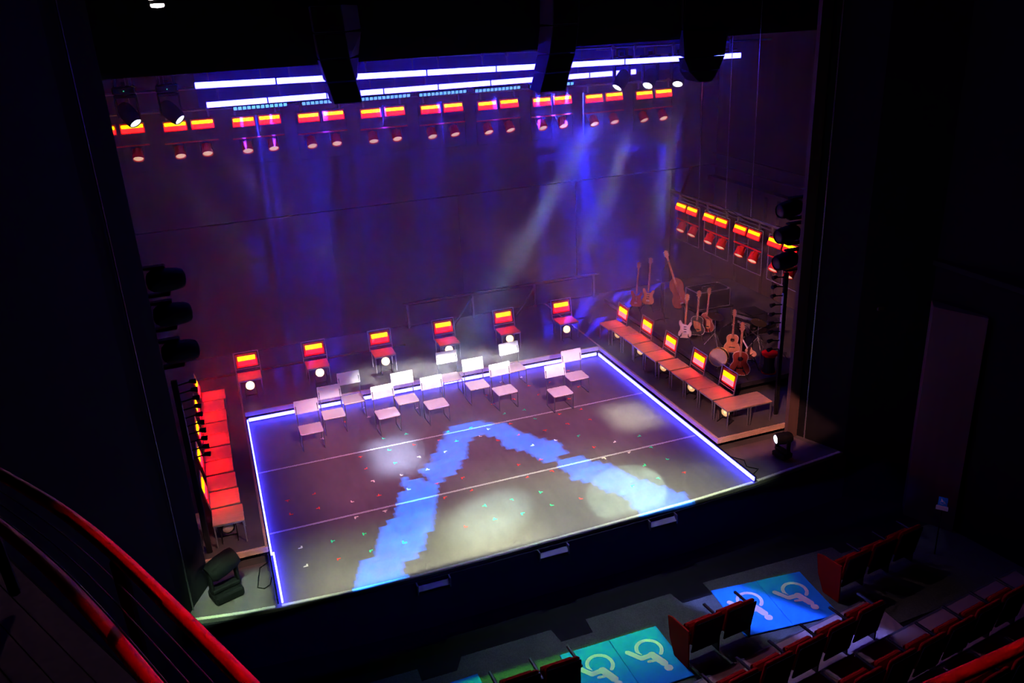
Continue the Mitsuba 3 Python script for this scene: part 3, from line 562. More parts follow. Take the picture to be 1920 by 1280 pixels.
#LOUDSPEAKERS
def speaker(label, top, y, splay, mat):
    """top: (x left, x right, z) rows from top to bottom with a cabinet between two rows; splay: how far the rear corners reach (left, right) at the top row"""
    k = thing('hanging_loudspeaker', label, 'loudspeaker'); n = len(top) - 1
    for i, ((a0, b0, z0), (a1, b1, z1)) in enumerate(zip(top[:-1], top[1:])):
        f = np.array([[a0, y, z0], [b0, y, z0], [b1, y, z1 + .012], [a1, y, z1 + .012]])
        s0, s1 = 1 - max(0, i - n + 3) / 3, 1 - max(0, i + 1 - n + 3) / 3
        ins = np.array([[a0 - splay[0] * s0, y + .5, z0 - .02], [b0 + splay[1] * s0, y + .5, z0 - .02], [b1 + splay[1] * s1, y + .5, z1 + .03], [a1 - splay[0] * s1, y + .5, z1 + .03]])
        c = part(k, 'cabinet', trimesh.Trimesh(np.vstack([f, ins])).convex_hull, mat)
        g = f.copy(); m = g.mean(0); g = m + (g - m) * .93
        put(f'{c}__grille', mikit.ply(trimesh.Trimesh(np.vstack([g - [0, .012, 0], g + [0, .004, 0]])).convex_hull), 'm_drape')
    x = (top[0][0] + top[0][1]) / 2
    part(k, 'hoist', cat(tube([(x, y + .3, top[0][2]), (x, y + .3, 10.4)], .02), box(x - .06, x + .06, y + .24, y + .36, top[0][2], top[0][2] + .25, .01)), 'm_darksteel')
speaker('black hanging loudspeaker stack left of the middle LED bars', [(2.08, 2.60, 8.75), (2.10, 2.62, 8.32), (2.14, 2.65, 7.90), (2.22, 2.71, 7.53), (2.30, 2.78, 7.165)], 3.5, (-.05, .36), 'm_cabinet_bluelit')
speaker('black hanging loudspeaker stack right of the middle LED bars', [(6.38, 6.90, 8.72), (6.36, 6.88, 8.22), (6.28, 6.80, 7.73), (6.18, 6.68, 7.40), (6.07, 6.58, 7.065)], 3.5, (.05, -.05), 'm_cabinet_bluelit')
speaker('black hanging loudspeaker covering the right end of the upper LED bars', [(9.05, 10.05, 8.55), (9.05, 10.05, 8.0), (9.10, 10.0, 7.48), (9.22, 9.88, 7.22), (9.45, 9.72, 7.0)], 3.5, (-.25, -.15), 'm_drape')

#MOVING HEADS
P_head = pl('mhead', lambda: lathe([(0, -.20), (.10, -.20), (.135, -.15), (.145, -.02), (.135, .14), (.118, .20), (.104, .21), (.102, .19)], 18), 35)
P_mlens = pl('mlens', lambda: lathe([(.102, .19), (.07, .205), (.03, .212), (0, .214)], 18), True)
P_myoke = pl('myoke', lambda: cat(box(-.19, -.155, -.06, .06, -.05, .30, .012), box(.155, .19, -.06, .06, -.05, .30, .012), box(-.19, .19, -.07, .07, .28, .34, .015)))
P_mbase = pl('mbase', lambda: cat(box(-.19, .19, -.15, .15, .35, .48, .025), box(-.03, .03, -.03, .03, .48, .55)))
P_led = pl('mled', lambda: box(-.008, .008, -.158, -.15, .40, .416)); P_mclamp = [pl(f'mclamp{x}', lambda x=x: box(x - .025, x + .025, -.03, .03, .48, .66, .006)) for x in (-.12, .12)]
def mover(pos, d, label, lens=None, M=None, w=0.0, led=(.1, 2.5, .6), group=None, hang=True, s=1.0):
    k = thing('moving_head_light', label, 'stage light', group)
    A = aim_m(pos, d) @ T().scale(s); B = (at(*pos) if M is None else M) @ T().scale(s)
    part(k, 'head', P_head, 'm_matteblack', A); part(k, 'lens', P_mlens, 'm_blackgloss' if lens is None else 'm_white', A, emit=lens, w=w)
    part(k, 'yoke', P_myoke, 'm_matteblack', B); b = part(k, 'base', P_mbase, 'm_matteblack', B)
    if hang:
        for q in P_mclamp: part(k, 'clamp', q, 'm_darksteel', B)
    if led: put(f'{b}__status_light', P_led, 'm_white', B, led)
    return k
MOV = [((-1.10, 6.0, 7.05), (3.3, 0.9, 0.0), 'leftmost lit moving head light above the left end of the stage', (3.2, 3.6, 3.2), np.array([230, 300, 200]) * .55, 4.6, None),
       ((-0.36, 6.0, 7.03), (6.0, 1.2, 0.0), 'second lit moving head light from the left, above the stage beside the blue bars', (3.2, 3.6, 3.2), np.array([230, 290, 200]) * .55, 4.6, None),
       ((9.02, 6.0, 6.93), (2.75, 3.97, 0.0), 'lit moving head light nearest the blue bars at the right, aiming left', (6, 6.5, 5.5), np.array([170, 300, 480]) * 3.8, 9, shutters(2.3, 3.2, 3.3, 4.7, .36, .5)),
       ((9.73, 6.0, 6.91), (3.9, 1.1, 0.0), 'middle one of the three lit moving head lights at the right', (6, 6.5, 5.5), np.array([150, 250, 220]) * 3.4, 4.4, None),
       ((10.45, 6.0, 6.90), (6.5, 0.8, 0.0), 'rightmost lit moving head light, with a green beam at the right end', (6, 6.8, 5.2), np.array([140, 220, 160]) * 2.0, 4.8, shutters(4.8, 8.0, 0.1, 1.9, .9, .15, .9))]
for i, (pos, aim, lab, le, I, cut, pic) in enumerate(MOV):
    d = np.array(aim) - np.array(pos); d /= np.linalg.norm(d)
    mover(pos, d, lab, le, at(pos[0], pos[1], pos[2], 0), 0.0, group='lit moving heads above the stage', s=1.05)
    src = np.array(pos) + d * .24
    if pic is None: spot(f'light_moving_{i}', src, aim, I, cut, cut * .5, .9 if i > 2 else .3)
    else: profile(f'light_moving_{i}', src, aim, I, cut, .9, pic)
hung_pipe((-2.2, 6.0, 7.72), (0.05, 6.0, 7.71), 'short black pipe carrying the two lit moving heads at the left')
hung_pipe((8.4, 6.0, 7.60), (11.4, 6.0, 7.58), 'short black pipe carrying the three lit moving heads at the right')
def side(M): return M
for i, z in enumerate((5.02, 4.47, 3.85)):
    B = T().translate([-0.83, 1.75, z]) @ T().rotate([0, 1, 0], -90) @ T().rotate([0, 0, 1], 180)
    mover((-0.80, 1.75, z), (.9, .35, -.12), f'{["topmost", "middle", "lowest"][i]} dark moving head light on the left boom', None, B, group='dark moving heads on the left boom', hang=False, s=1.25)
for i, z in enumerate((4.75, 4.25, 3.72)):
    B = T().translate([10.42, 1.66, z]) @ T().rotate([0, 1, 0], 90) @ T().rotate([0, 0, 1], 180)
    mover((10.38, 1.66, z), (-.93, -.05, -.10), f'{["topmost", "middle", "lowest"][i]} dark moving head light on the right boom', None, B, group='dark moving heads on the right boom', led=None, hang=False, s=1.15)
solo('boom_pole', tube([(-1.45, 1.75, 0.25), (-1.45, 1.75, 7.5)], .03, 8), 'm_darksteel', 'black vertical pole carrying three moving heads at the left', 'pole', smooth=40)
solo('boom_pole', tube([(11.06, 1.66, 0.25), (11.06, 1.66, 7.5)], .03, 8), 'm_darksteel', 'black vertical pole carrying three moving heads at the right', 'pole', smooth=40)
M = at(-0.80, 0.62, 0.50, 200) @ T().rotate([0, 1, 0], 180)
mover((-0.77, 0.62, 0.60), (.75, .35, .22), 'large unlit moving head light standing on the floor at the left front corner', None, at(-0.78, 0.62, 0.60, 20) @ T().rotate([1, 0, 0], 180), led=(.0, .5, .25), hang=False, s=1.24)
mover((9.84, 0.62, 0.44), (-1, .12, .02), 'moving head light on the floor at the right front corner, lens glowing white', (7, 7.5, 10), at(9.84, 0.62, 0.44, 100) @ T().rotate([1, 0, 0], 180), led=None, hang=False, s=0.85)
spot('light_floor_mover', (9.62, 0.64, 0.44), (8.0, 0.9, 0.25), (9, 9.5, 10), 16, 4, 0.3)

# side ladders: an upright with short arms, each holding a small clip lamp
def ladder(x, y, z0, z1, dirx, n, label):
    k = thing('side_ladder', label, 'lamp ladder')
    part(k, 'upright', box(x - .045, x + .045, y - .03, y + .03, 0.25, z1 + .1, .008), 'm_black')
    part(k, 'blue_edge', box(x + dirx * .046 - .006, x + dirx * .046 + .006, y - .032, y + .03, z0, z1 * .9, .002), 'm_grey')
    for i in range(n):
        z = z1 - (z1 - z0) * i / (n - 1)
        a = part(k, 'arm', cat(tube([(x, y, z), (x + dirx * .22, y, z + .03)], .012)), 'm_black')
        put(f'{a}__clip_lamp', mikit.ply(xf(lathe([(0, -.055), (.03, -.05), (.036, .0), (.042, .05), (0, .055)], 10), aim_m((x + dirx * .27, y, z + .035), (dirx, -.15, -.1))), None, 35), 'm_black')
ladder(-0.97, 1.6, 2.05, 3.35, 1, 10, 'black upright with a column of small clip lamps at the left wing')
ladder(10.57, 1.85, 1.75, 3.3, -1, 9, 'black upright with a column of small clip lamps at the right wing')

#INSTRUMENTS
def outline(kind):
    if kind == 'acoustic':
        h = [(0, 0), (.10, .002), (.17, .03), (.205, .10), (.20, .17), (.165, .23), (.135, .27), (.14, .32), (.155, .37), (.145, .42), (.10, .465), (.03, .48)]
        return [(x, z) for x, z in h] + [(-x, z) for x, z in h[::-1] if x > 0]
    if kind == 'cello':
        h = [(0, 0), (.12, .005), (.20, .05), (.225, .16), (.20, .26), (.14, .33), (.135, .42), (.165, .48), (.17, .58), (.13, .68), (.06, .74), (.03, .75)]
        return [(x, z) for x, z in h] + [(-x, z) for x, z in h[::-1] if x > 0]
    return [(.02, 0), (.11, .01), (.165, .07), (.16, .15), (.115, .22), (.12, .28), (.155, .35), (.15, .40), (.11, .405), (.075, .34), (.04, .31), (-.04, .31), (-.075, .35), (-.12, .43), (-.155, .43), (-.165, .37), (-.125, .27), (-.12, .20), (-.16, .14), (-.165, .06), (-.10, .0)]
def smooth_poly(pts, r=.012):
    return Polygon(pts).buffer(r).buffer(-2 * r).buffer(r)
def guitar(kind, base, lean, yaw, label, body, neck='m_fret', top=None, pick=None, group=None, scale=1.0, necklen=.62, name='guitar', roll=0):
    """base point on the stand; leans back; front (strings) faces local -y"""
    M = at(*base, yaw) @ T().rotate([1, 0, 0], -lean) @ T().rotate([0, 1, 0], roll) @ T().scale(scale)
    k = thing(name, label, name.replace('_', ' '), group)
    g = smooth_poly(outline(kind)); hgt = g.bounds[3]; th = {'acoustic': .10, 'cello': .16}.get(kind, .045)
    part(k, 'body', prism(g, 0, th, 'y'), body, M)
    if kind != 'electric':
        part(k, 'soundboard', prism(g.buffer(-.004), -.006, 0, 'y'), top or body, M)
        part(k, 'edge_binding', prism(g.buffer(.002).difference(g.buffer(-.007)), -.008, .002, 'y'), 'm_cream' if kind == 'acoustic' else body, M)
    if kind == 'acoustic':
        part(k, 'sound_hole', prism(Polygon([(.05 * math.cos(a), .33 + .05 * math.sin(a)) for a in np.linspace(0, 2 * math.pi, 20, False)]), -.0075, -.006, 'y'), 'm_black', M)
        part(k, 'bridge', box(-.075, .075, -.018, -.006, .13, .155, .003), 'm_black', M)
    else: part(k, 'bridge', box(-.04, .04, -.02, 0.0, .09, .12, .003), 'm_chrome', M)
    if pick: part(k, 'pickguard', prism(smooth_poly([(.02, .08), (.12, .12), (.09, .30), (.02, .34), (-.10, .36), (-.07, .20)], .008), -.0095, -.006 if kind != 'electric' else -.001, 'y'), pick, M)
    if kind == 'electric':
        for z in (.15, .21, .27): part(k, 'pickup', box(-.035, .035, -.012, 0, z, z + .018, .002), 'm_black', M)
    part(k, 'neck', box(-.024, .024, -.018, .012, hgt * .78, hgt + necklen * .75, .006), neck, M)
    part(k, 'strings', cat([tube([(x, -.021, .11), (x, -.021, hgt + necklen * .8)], .0012, 3) for x in (-.015, 0, .015)]), 'm_chrome', M)
    h = hgt + necklen * .75
    n = part(k, 'headstock', prism(smooth_poly([(-.024, h - .01), (.024, h - .01), (.042, h + .04), (.038, h + .17), (.0, h + .19), (-.034, h + .17), (-.042, h + .04)], .005), -.01, .008, 'y'), neck, M)
    put(f'{n}__tuning_pegs', mikit.ply(cat([box(s * .042 - .02, s * .042 + .02, -.006, .006, h + .045 + .045 * i, h + .062 + .045 * i, .003) for s in (-1, 1) for i in range(3)])), 'm_chrome', M)
    return k
def stand(x, y, z, yaw, label):
    k = thing('guitar_stand', label, 'guitar stand'); M = at(x, y, z, yaw)
    part(k, 'tripod', cat(tube([(0, .12, .35), (-.2, -.12, .01)], .01), tube([(0, .12, .35), (.2, -.12, .01)], .01), tube([(0, .12, .35), (0, .3, .01)], .01)), 'm_blackgloss', M)
    part(k, 'cradle', cat(tube([(-.13, -.06, .16), (-.05, .06, .17), (.05, .06, .17), (.13, -.06, .16)], .012), tube([(0, .12, .35), (0, .2, .75)], .01)), 'm_blackgloss', M)
Z5 = 0.5
GU = [('electric', (10.55, 8.15, .68), 14, -45, 'electric bass with pale neck, leftmost of the two tall necks behind the right row', 'm_varnish', 'm_fret', None, None, 'bass', 1.0, .82),
      ('electric', (10.92, 8.15, .68), 12, -45, 'electric bass with orange body, right one of the two tall necks', 'm_spruce', 'm_fret', None, None, 'bass', 1.02, .88),
      ('electric', (10.62, 5.68, .62), 14, -40, 'white electric guitar standing behind the third lit chair of the right row', 'm_cream', 'm_spruce', None, 'm_white', 'guitar', 1.0, .66),
      ('acoustic', (10.98, 5.72, .62), 15, -40, 'dark acoustic guitar beside the white electric guitar', 'm_blackgloss', 'm_fret', 'm_blackgloss', 'm_spruce', 'guitar', 1.0, .62),
      ('acoustic', (11.3, 5.8, .62), 15, -45, 'red acoustic guitar right of the dark acoustic guitar', 'm_varnish', 'm_fret', 'm_varnish', 'm_spruce', 'guitar', 1.0, .62),
      ('acoustic', (11.06, 4.28, .66), 15, -40, 'acoustic guitar with orange sound board, standing tall behind the fourth lit chair', 'm_varnish', 'm_fret', 'm_spruce', None, 'guitar', .92, .62),
      ('acoustic', (10.62, 3.30, .56), 16, -38, 'big dark red acoustic guitar nearest the front of the band riser', 'm_varnish', 'm_fret', 'm_varnish', None, 'guitar', 1.12, .55)]
for kind, base, lean, yaw, lab, body, neck, top, pick, nm, sc, nl in GU:
    guitar(kind, base, lean, yaw, lab, body, neck, top, pick, None, sc, nl, 'electric_guitar' if kind == 'electric' else 'acoustic_guitar')
    stand(base[0], base[1], Z5, yaw, f'black guitar stand holding the {lab.split(",")[0].split(" standing")[0].split(" nearest")[0]}')
guitar('cello', (11.75, 7.65, .62), 16, -35, 'dark red cello leaning back at the rear of the band riser', 'm_varnish', 'm_spruce', 'm_varnish', None, None, 1.12, .70, 'cello', roll=-20)
# flight case on a table
k = thing('equipment_table', 'black table under the metal framed case at the rear of the riser', 'table')
part(k, 'table_top', box(11.2, 12.35, 6.15, 6.85, 1.02, 1.06, .006), 'm_black')
for x in (11.24, 12.31):
    for y in (6.19, 6.81): part(k, 'leg', box(x - .02, x + .02, y - .02, y + .02, .5, 1.02), 'm_darksteel')
k = thing('equipment_case', 'dark case with bright metal edges standing on the black table', 'case')
cx0, cx1, cy0, cy1, cz0, cz1 = 11.3, 12.25, 6.2, 6.8, 1.06, 1.52
part(k, 'box', box(cx0 + .01, cx1 - .01, cy0 + .01, cy1 - .01, cz0, cz1, .01), 'm_blackgloss')
part(k, 'metal_edge', cat(bars([(cx0, cy0, cz0 + .01), (cx0, cy0, cz1), (cx1, cy0, cz1), (cx1, cy0, cz0 + .01)], .014, 4), bars([(cx0, cy0, cz1), (cx0, cy1, cz1), (cx1, cy1, cz1), (cx1, cy0, cz1)], .014, 4), bars([(cx0, cy0, cz0 + .01), (cx1, cy0, cz0 + .01)], .014, 4), bars([(cx0, cy1, cz0), (cx0, cy1, cz1)], .014, 4)), 'm_steel')
part(k, 'handle', cat(bars([(11.6, 6.5, cz1), (11.6, 6.5, cz1 + .05), (11.95, 6.5, cz1 + .05), (11.95, 6.5, cz1)], .01, 4)), 'm_chrome')
for x, y in ((11.34, 6.24), (12.21, 6.24), (12.21, 6.76)): part(k, 'corner_cap', trimesh.creation.icosphere(1, .022).apply_translation((x - .0, y, cz1)), 'm_chrome', smooth=True)
# drum kit: bass drum facing left, snare, cymbal, stands
def drum(c, d, r, h, label, skin, shell, rim='m_chrome', name='drum'):
    k = thing(name, label, 'drum'); M = aim_m(c, d)
    part(k, 'shell', lathe([(r, 0), (r, h)], 24), shell, M, 30); part(k, 'drumhead', cat(disc(r, h, 24), disc(r, 0, 24, False)), skin, M)
    part(k, 'hoop', cat([lathe([(r + .002, z), (r + .018, z), (r + .018, z + .025), (r + .002, z + .025), (r + .002, z)], 24) for z in (-.01, h - .015)]), rim, M, 30)
    part(k, 'lug', cat([box(r, r + .025, -.01, .01, h * .3, h * .7).apply_transform(np.array(T().rotate([0, 0, 1], a).matrix)) for a in range(0, 360, 45)]), 'm_chrome', M)
    return k
k = drum((10.55, 3.98, .78), (-.75, -.62, .18), .20, .16, 'pale round drum with gold hoop on a stand behind the right row', 'm_drumskin', 'm_blackgloss', 'm_gold')
part(k, 'stand', cat(tube([(10.62, 4.03, .75), (10.62, 4.03, .62)], .012), tube([(10.62, 4.03, .68), (10.42, 3.9, .51)], .01), tube([(10.62, 4.03, .68), (10.84, 3.94, .51)], .01), tube([(10.62, 4.03, .68), (10.62, 4.26, .51)], .01)), 'm_chrome')
drum((11.6, 4.95, .82), (-.8, -.55, .1), .27, .36, 'black bass drum in the shadow at the middle of the riser', 'm_black', 'm_blackgloss', 'm_blackgloss')
def cymbal(x, y, z, r, label):
    k = thing('cymbal', label, 'cymbal')
    part(k, 'plate', xf(lathe([(r, 0), (r * .4, .03), (.05, .04), (.0, .06), (.0, .055), (.05, .035), (r * .4, .025), (r, -.004), (r, 0)], 24), at(x, y, z) @ T().rotate([1, .4, 0], 14)), 'm_brass', None, 40)
    part(k, 'stand', cat(tube([(x, y, z + .08), (x, y, .75)], .011), *[tube([(x, y, .85), (x + .25 * math.cos(a), y + .25 * math.sin(a), .51)], .009) for a in (0.3, 2.4, 4.5)]), 'm_chrome')
cymbal(11.15, 5.15, 1.28, .20, 'dark cymbal on a chrome stand between the drums and the guitars'); cymbal(11.9, 4.45, 1.22, .19, 'dim cymbal on a stand right of the acoustic guitar')
k = thing('hand_drum', 'tall black drum with a red top rim, standing at the front right of the riser', 'drum')
part(k, 'shell', lathe([(.0, .0), (.15, .0), (.15, .05), (.115, .2), (.13, .40), (0.13, .41)], 18), 'm_blackgloss', at(11.38, 3.26, .5), 35)
part(k, 'rim', lathe([(.13, .40), (.175, .44), (.185, .49), (.15, .50), (.02, .485), (.0, .485)], 18), 'm_redpaint', at(11.38, 3.26, .5), 35); part(k, 'foot_ring', lathe([(.15, 0), (.165, 0), (.165, .03), (.15, .03), (.15, 0)], 18), 'm_redpaint', at(11.38, 3.26, .5), 35)
def micstand(x, y, h, dx, dy, label):
    k = thing('microphone_stand', label, 'stand')
    part(k, 'pole', cat(tube([(x, y, Z5), (x, y, Z5 + h)], .011), tube([(x, y, Z5 + h), (x + dx, y + dy, Z5 + h + .22)], .009)), 'm_darksteel')
    part(k, 'base', cat(*[tube([(x, y, Z5 + .1), (x + .24 * math.cos(a), y + .24 * math.sin(a), Z5 + .01)], .01) for a in (.4, 2.5, 4.6)]), 'm_darksteel')
    part(k, 'microphone', tube([(x + dx, y + dy, Z5 + h + .22), (x + dx * 1.25, y + dy * 1.25, Z5 + h + .25)], .018, 8), 'm_steel')
micstand(10.9, 7.2, 1.05, -.3, -.2, 'microphone stand between the two basses and the cello'); micstand(11.35, 3.55, .55, -.05, .02, 'short microphone stand beside the hand drum with the red rim'); micstand(11.2, 7.9, 1.15, .25, .1, 'microphone stand right behind the tall bass necks')
micstand(12.2, 3.9, .85, -.3, .1, 'microphone stand at the right end of the riser behind the hand drum')
k = thing('guitar_amplifier', 'black amplifier box on the riser behind the acoustic guitars', 'amplifier')
part(k, 'cabinet', box(12.3, 12.8, 5.3, 5.9, .5, 1.05, .02), 'm_black'); part(k, 'grille', box(12.29, 12.3, 5.34, 5.86, .54, .92), 'm_grey'); part(k, 'panel', box(12.285, 12.3, 5.34, 5.86, .95, 1.02), 'm_darksteel')
k = thing('guitar_amplifier', 'black amplifier box in the shadow below the table with the case', 'amplifier')
part(k, 'cabinet', box(11.5, 12.0, 6.3, 6.7, .5, .98, .02), 'm_black'); part(k, 'grille', box(11.54, 11.96, 6.29, 6.3, .54, .88), 'm_black'); part(k, 'power_light', box(11.6, 11.62, 6.283, 6.29, .92, .94), 'm_white', emit=(2, .05, .05))
k = thing('keyboard', 'keyboard on a stand at the dark right side of the riser', 'keyboard')
Mk = at(12.15, 5.0, 1.0, -70)
part(k, 'case', box(-.55, .55, -.14, .14, 0, .08, .012), 'm_blackgloss', Mk); part(k, 'white_keys', box(-.48, .48, -.13, .0, .08, .09, .003), 'm_grey', Mk)
part(k, 'stand', cat(tube([(-.35, -.1, 0), (.3, .1, -.5)], .015), tube([(.35, -.1, 0), (-.3, .1, -.5)], .015)), 'm_darksteel', Mk)
k = thing('ukulele', 'small pale banjo ukulele lying slanted right of the big red guitar', 'ukulele')
Mu = at(11.15, 3.55, .80, -40) @ T().rotate([1, 0, 0], -30) @ T().rotate([0, 1, 0], -35)
part(k, 'body', prism(smooth_poly([(x * .55, z * .55) for x, z in outline('acoustic')]), 0, .06, 'y'), 'm_spruce', Mu); part(k, 'neck', box(-.018, .018, -.012, .01, .24, .50, .004), 'm_cream', Mu); part(k, 'bridge', box(-.04, .04, -.012, -.0, .07, .085), 'm_black', Mu)
stand(11.15, 3.62, Z5, -40, 'black stand holding the small pale ukulele')

#CABLES
solo('floor_cable', tube([(-.08, 1.25, .02), (-.22, 1.15, .015), (-.27, .85, .015), (-.3, .62, .015), (-.2, .55, .015), (-.1, .62, .015), (-.06, .8, .02)], .009, 5), 'm_black', 'thin black cable looped on the floor at the left front corner', 'cable', smooth=True)
solo('floor_cable', tube([(8.9, 1.1, .02), (9.1, .82, .015), (9.0, .6, .015), (9.15, .42, .015), (8.95, .3, .02)], .009, 5), 'm_black', 'thin black cable curled on the floor at the right front corner', 'cable', smooth=True)
# fascia vents
for i, (x0, x1) in enumerate(((2.14, 2.69), (4.29, 4.83), (6.44, 6.98))):
    yv = float(np.interp((x0 + x1) / 2, [e[0] for e in EDGE], [e[1] for e in EDGE])) - .06
    k = thing('fascia_ledge', f'grey metal ledge under the stage edge, {["left", "middle", "right"][i]} one of three', 'ledge', 'ledges on the stage front')
    part(k, 'plate', xf(box(x0, x1, -.10, 0, -.012, .012, .003), T().translate([0, yv, -.13]) @ T().rotate([1, 0, 0], 40)), 'm_grey')
    for x in (x0, x1): part(k, 'bracket', box(x - .012, x + .012, yv - .09, yv + .02, -.24, -.06, .003), 'm_darksteel')

#AUDIENCE
SYM = None
def symbol():
    """person in a wheelchair seen from the side: head, body, seat, leg and open wheel; up is +y"""
    head = Polygon([(-.16 + .068 * math.cos(a), .345 + .068 * math.sin(a)) for a in np.linspace(0, 2 * math.pi, 24, False)])
    body = LineString([(-.145, .225), (-.06, .0)]).buffer(.066, 8)
    lap = LineString([(-.06, .0), (.13, .01), (.27, -.19)]).buffer(.046, 8)
    arm = LineString([(-.11, .13), (.06, .115)]).buffer(.026, 6)
    arc = LineString([(.005 + .20 * math.cos(a) - .08, -.13 + .20 * math.sin(a)) for a in np.radians(np.linspace(128, 382, 40))]).buffer(.030, 6)
    g = body.union(lap).union(arm).union(arc.difference(lap.buffer(.022)).difference(body.buffer(.02)))
    return cat(prism(head, 0, .003), prism(g, 0, .003))
P_sym = pl('sym', symbol)
def wheelboard(x, y, rot, label):
    k = thing('wheelchair_space', label, 'wheelchair space board'); M = at(x, y, -1.0, rot)
    for s in (-1, 1):
        x0, x1 = (-.86, -.004) if s < 0 else (.004, .86)
        p_ = part(k, 'panel', box(x0, x1, -.6, .6, 0, .022, .003), 'm_board', M)
        put(f'{p_}__wheelchair_symbol', P_sym, 'm_symbol', M @ T().translate([s * .43 - .01, .03, .0225]) @ T().rotate([0, 0, 1], 180))
        labels[p_] = {'label': 'blue panel with a pale wheelchair symbol'}
wheelboard(7.85, -1.97, -5.5, 'blue wheelchair space board with two symbols, the right one, half lit bright blue')
wheelboard(4.88, -2.30, 0, 'blue wheelchair space board with two symbols, the middle one, teal at its far edge')
wheelboard(1.85, -2.20, 2, 'blue wheelchair space board at the bottom edge of the photo, only a corner in view')
# red flip seats; local: faces +y, origin on the floor at the middle of the back
P_shell = pl('shell', lambda: cat(xf(box(-.27, .27, -.03, .0, .25, .86, .015), T().rotate([1, 0, 0], 10))))
P_cush = pl('cush', lambda: xf(box(-.26, .26, .0, .075, .36, .88, .03), T().rotate([1, 0, 0], 10)))
P_flip = pl('flip', lambda: xf(box(-.255, .255, .10, .20, .22, .66, .035), T().rotate([1, 0, 0], 4)))
P_flipu = pl('flipu', lambda: xf(box(-.25, .25, .201, .215, .24, .62, .005), T().rotate([1, 0, 0], 4)))
P_armr = pl('armr', lambda: cat(box(-.335, -.285, -.08, .40, .60, .64, .012), box(-.325, -.295, -.02, .14, 0.0, .60, .008)))
P_arml = pl('arml', lambda: cat(box(.285, .335, -.08, .40, .60, .64, .012), box(.295, .325, -.02, .14, 0.0, .60, .008)))
P_endp = pl('endp', lambda: prism([(-.12, .0), (.22, .0), (.36, .30), (.42, .66), (.30, .70), (-.10, .72)], .337, .365, 'x')); P_endl = pl('endl', lambda: prism([(-.12, .0), (.22, .0), (.36, .30), (.42, .66), (.30, .70), (-.10, .72)], -.365, -.337, 'x'))
def fseat(x, y, z, rot, label, group, ends='', last=False):
    k = thing('theatre_seat', label, 'theatre seat', group); M = at(x, y, z, rot)
    part(k, 'back_shell', P_shell, 'm_black', M); part(k, 'back_cushion', P_cush, 'm_velvet', M); f = part(k, 'folded_seat', P_flip, 'm_velvet', M); put(f'{f}__underside', P_flipu, 'm_redpanel', M)
    part(k, 'armrest', P_armr, 'm_blackgloss', M)
    if last: part(k, 'armrest', P_arml, 'm_blackgloss', M)
    if 'r' in ends: part(k, 'end_panel', P_endp, 'm_redpanel', M)
    if 'l' in ends: part(k, 'end_panel', P_endl, 'm_redpanel', M)
seats_done = []
for j, (x, e) in enumerate(((3.02, ''), (3.66, 'r'))): fseat(x, -2.62 + .02 * j, -1.0, 2, f'dark red front row seat left of the middle wheelchair board, {["left", "right"][j]} one', 'front row seats at the left', '', j == 1)
for j, (x, y) in enumerate(((6.06, -2.60), (6.68, -2.53))): fseat(x, y, -1.0, 6, f'red front row seat between the two wheelchair boards, {["left", "right"][j]} one', 'front row seats in the middle', 'l' if j == 0 else '', j == 1)
for j, (x, y) in enumerate(((9.18, -2.22), (9.82, -2.12), (10.46, -2.02))): fseat(x, y, -1.0, 8, f'dark red front row seat right of the right wheelchair board, {ORD[j]} from the left', 'front row seats at the right', 'l' if j == 0 else '', j == 2)
R2 = [(4.52, -4.12), (5.14, -4.05), (5.76, -3.95), (6.39, -3.86), (7.02, -3.75), (7.66, -3.64), (8.31, -3.50)]
for j, (x, y) in enumerate(R2): fseat(x, y, -0.85, 8.5, f'red folding seat in the second row, {ORD[j]} from the left', 'second row seats', '', j == 6)
R3 = [(4.6, -5.12), (5.24, -5.02), (5.88, -4.92), (6.52, -4.82), (7.17, -4.72), (7.83, -4.62), (8.45, -4.53), (9.07, -4.43), (9.70, -4.31), (10.32, -4.21)]
for j, (x, y) in enumerate(R3): fseat(x, y, -0.68, 8.5, f'dark red folding seat in the third row, {ORD[j]} from the left', 'third row seats', '', j == 9)
R4 = [(5.3 + .64 * j, -5.98 + .096 * j) for j in range(9)]
for j, (x, y) in enumerate(R4): fseat(x, y, -0.5, 8.5, f'dark folding seat in the fourth row, {ORD[j]} from the left', 'fourth row seats', '', j == 8)

#RAILS
k = thing('balcony_railing', 'red tubular balcony railing at the lower left with thin wires', 'railing')
top = [(-1.45, -7.30, 7.0), (-.99, -8.06, 7.0), (-.71, -8.49, 7.0), (-.35, -9.19, 7.0), (-.12, -9.69, 7.0), (.25, -10.55, 7.0)]
low = [(-1.75, -6.75, 6.56), (-1.16, -7.68, 6.56), (-.82, -8.29, 6.56), (-.53, -8.90, 6.56), (-.33, -9.35, 6.56), (.10, -10.3, 6.56)]
def curve(P, n=24):
    from scipy.interpolate import CubicSpline
    P = np.array(P); t = np.r_[0, np.cumsum(np.linalg.norm(np.diff(P, axis=0), axis=1))]
    return CubicSpline(t, P)(np.linspace(0, t[-1], n))
part(k, 'handrail', tube(curve(top), .025, 10), 'm_redpaint', smooth=True); part(k, 'bottom_rail', tube(curve(low), .030, 10), 'm_redpaint', smooth=True)
for f in (.3, .55, .8): part(k, 'wire', tube(curve(np.array(top) * (1 - f) + np.array(low) * f), .003, 5), 'm_darksteel', smooth=True)
for t, lo in (((-.50, -8.90, 6.98), (-.62, -8.22, 5.94)), ((-1.22, -7.66, 6.98), (-1.30, -7.28, 5.94))):
    part(k, 'post', tube([t, lo], .028, 8), 'm_black', smooth=40)
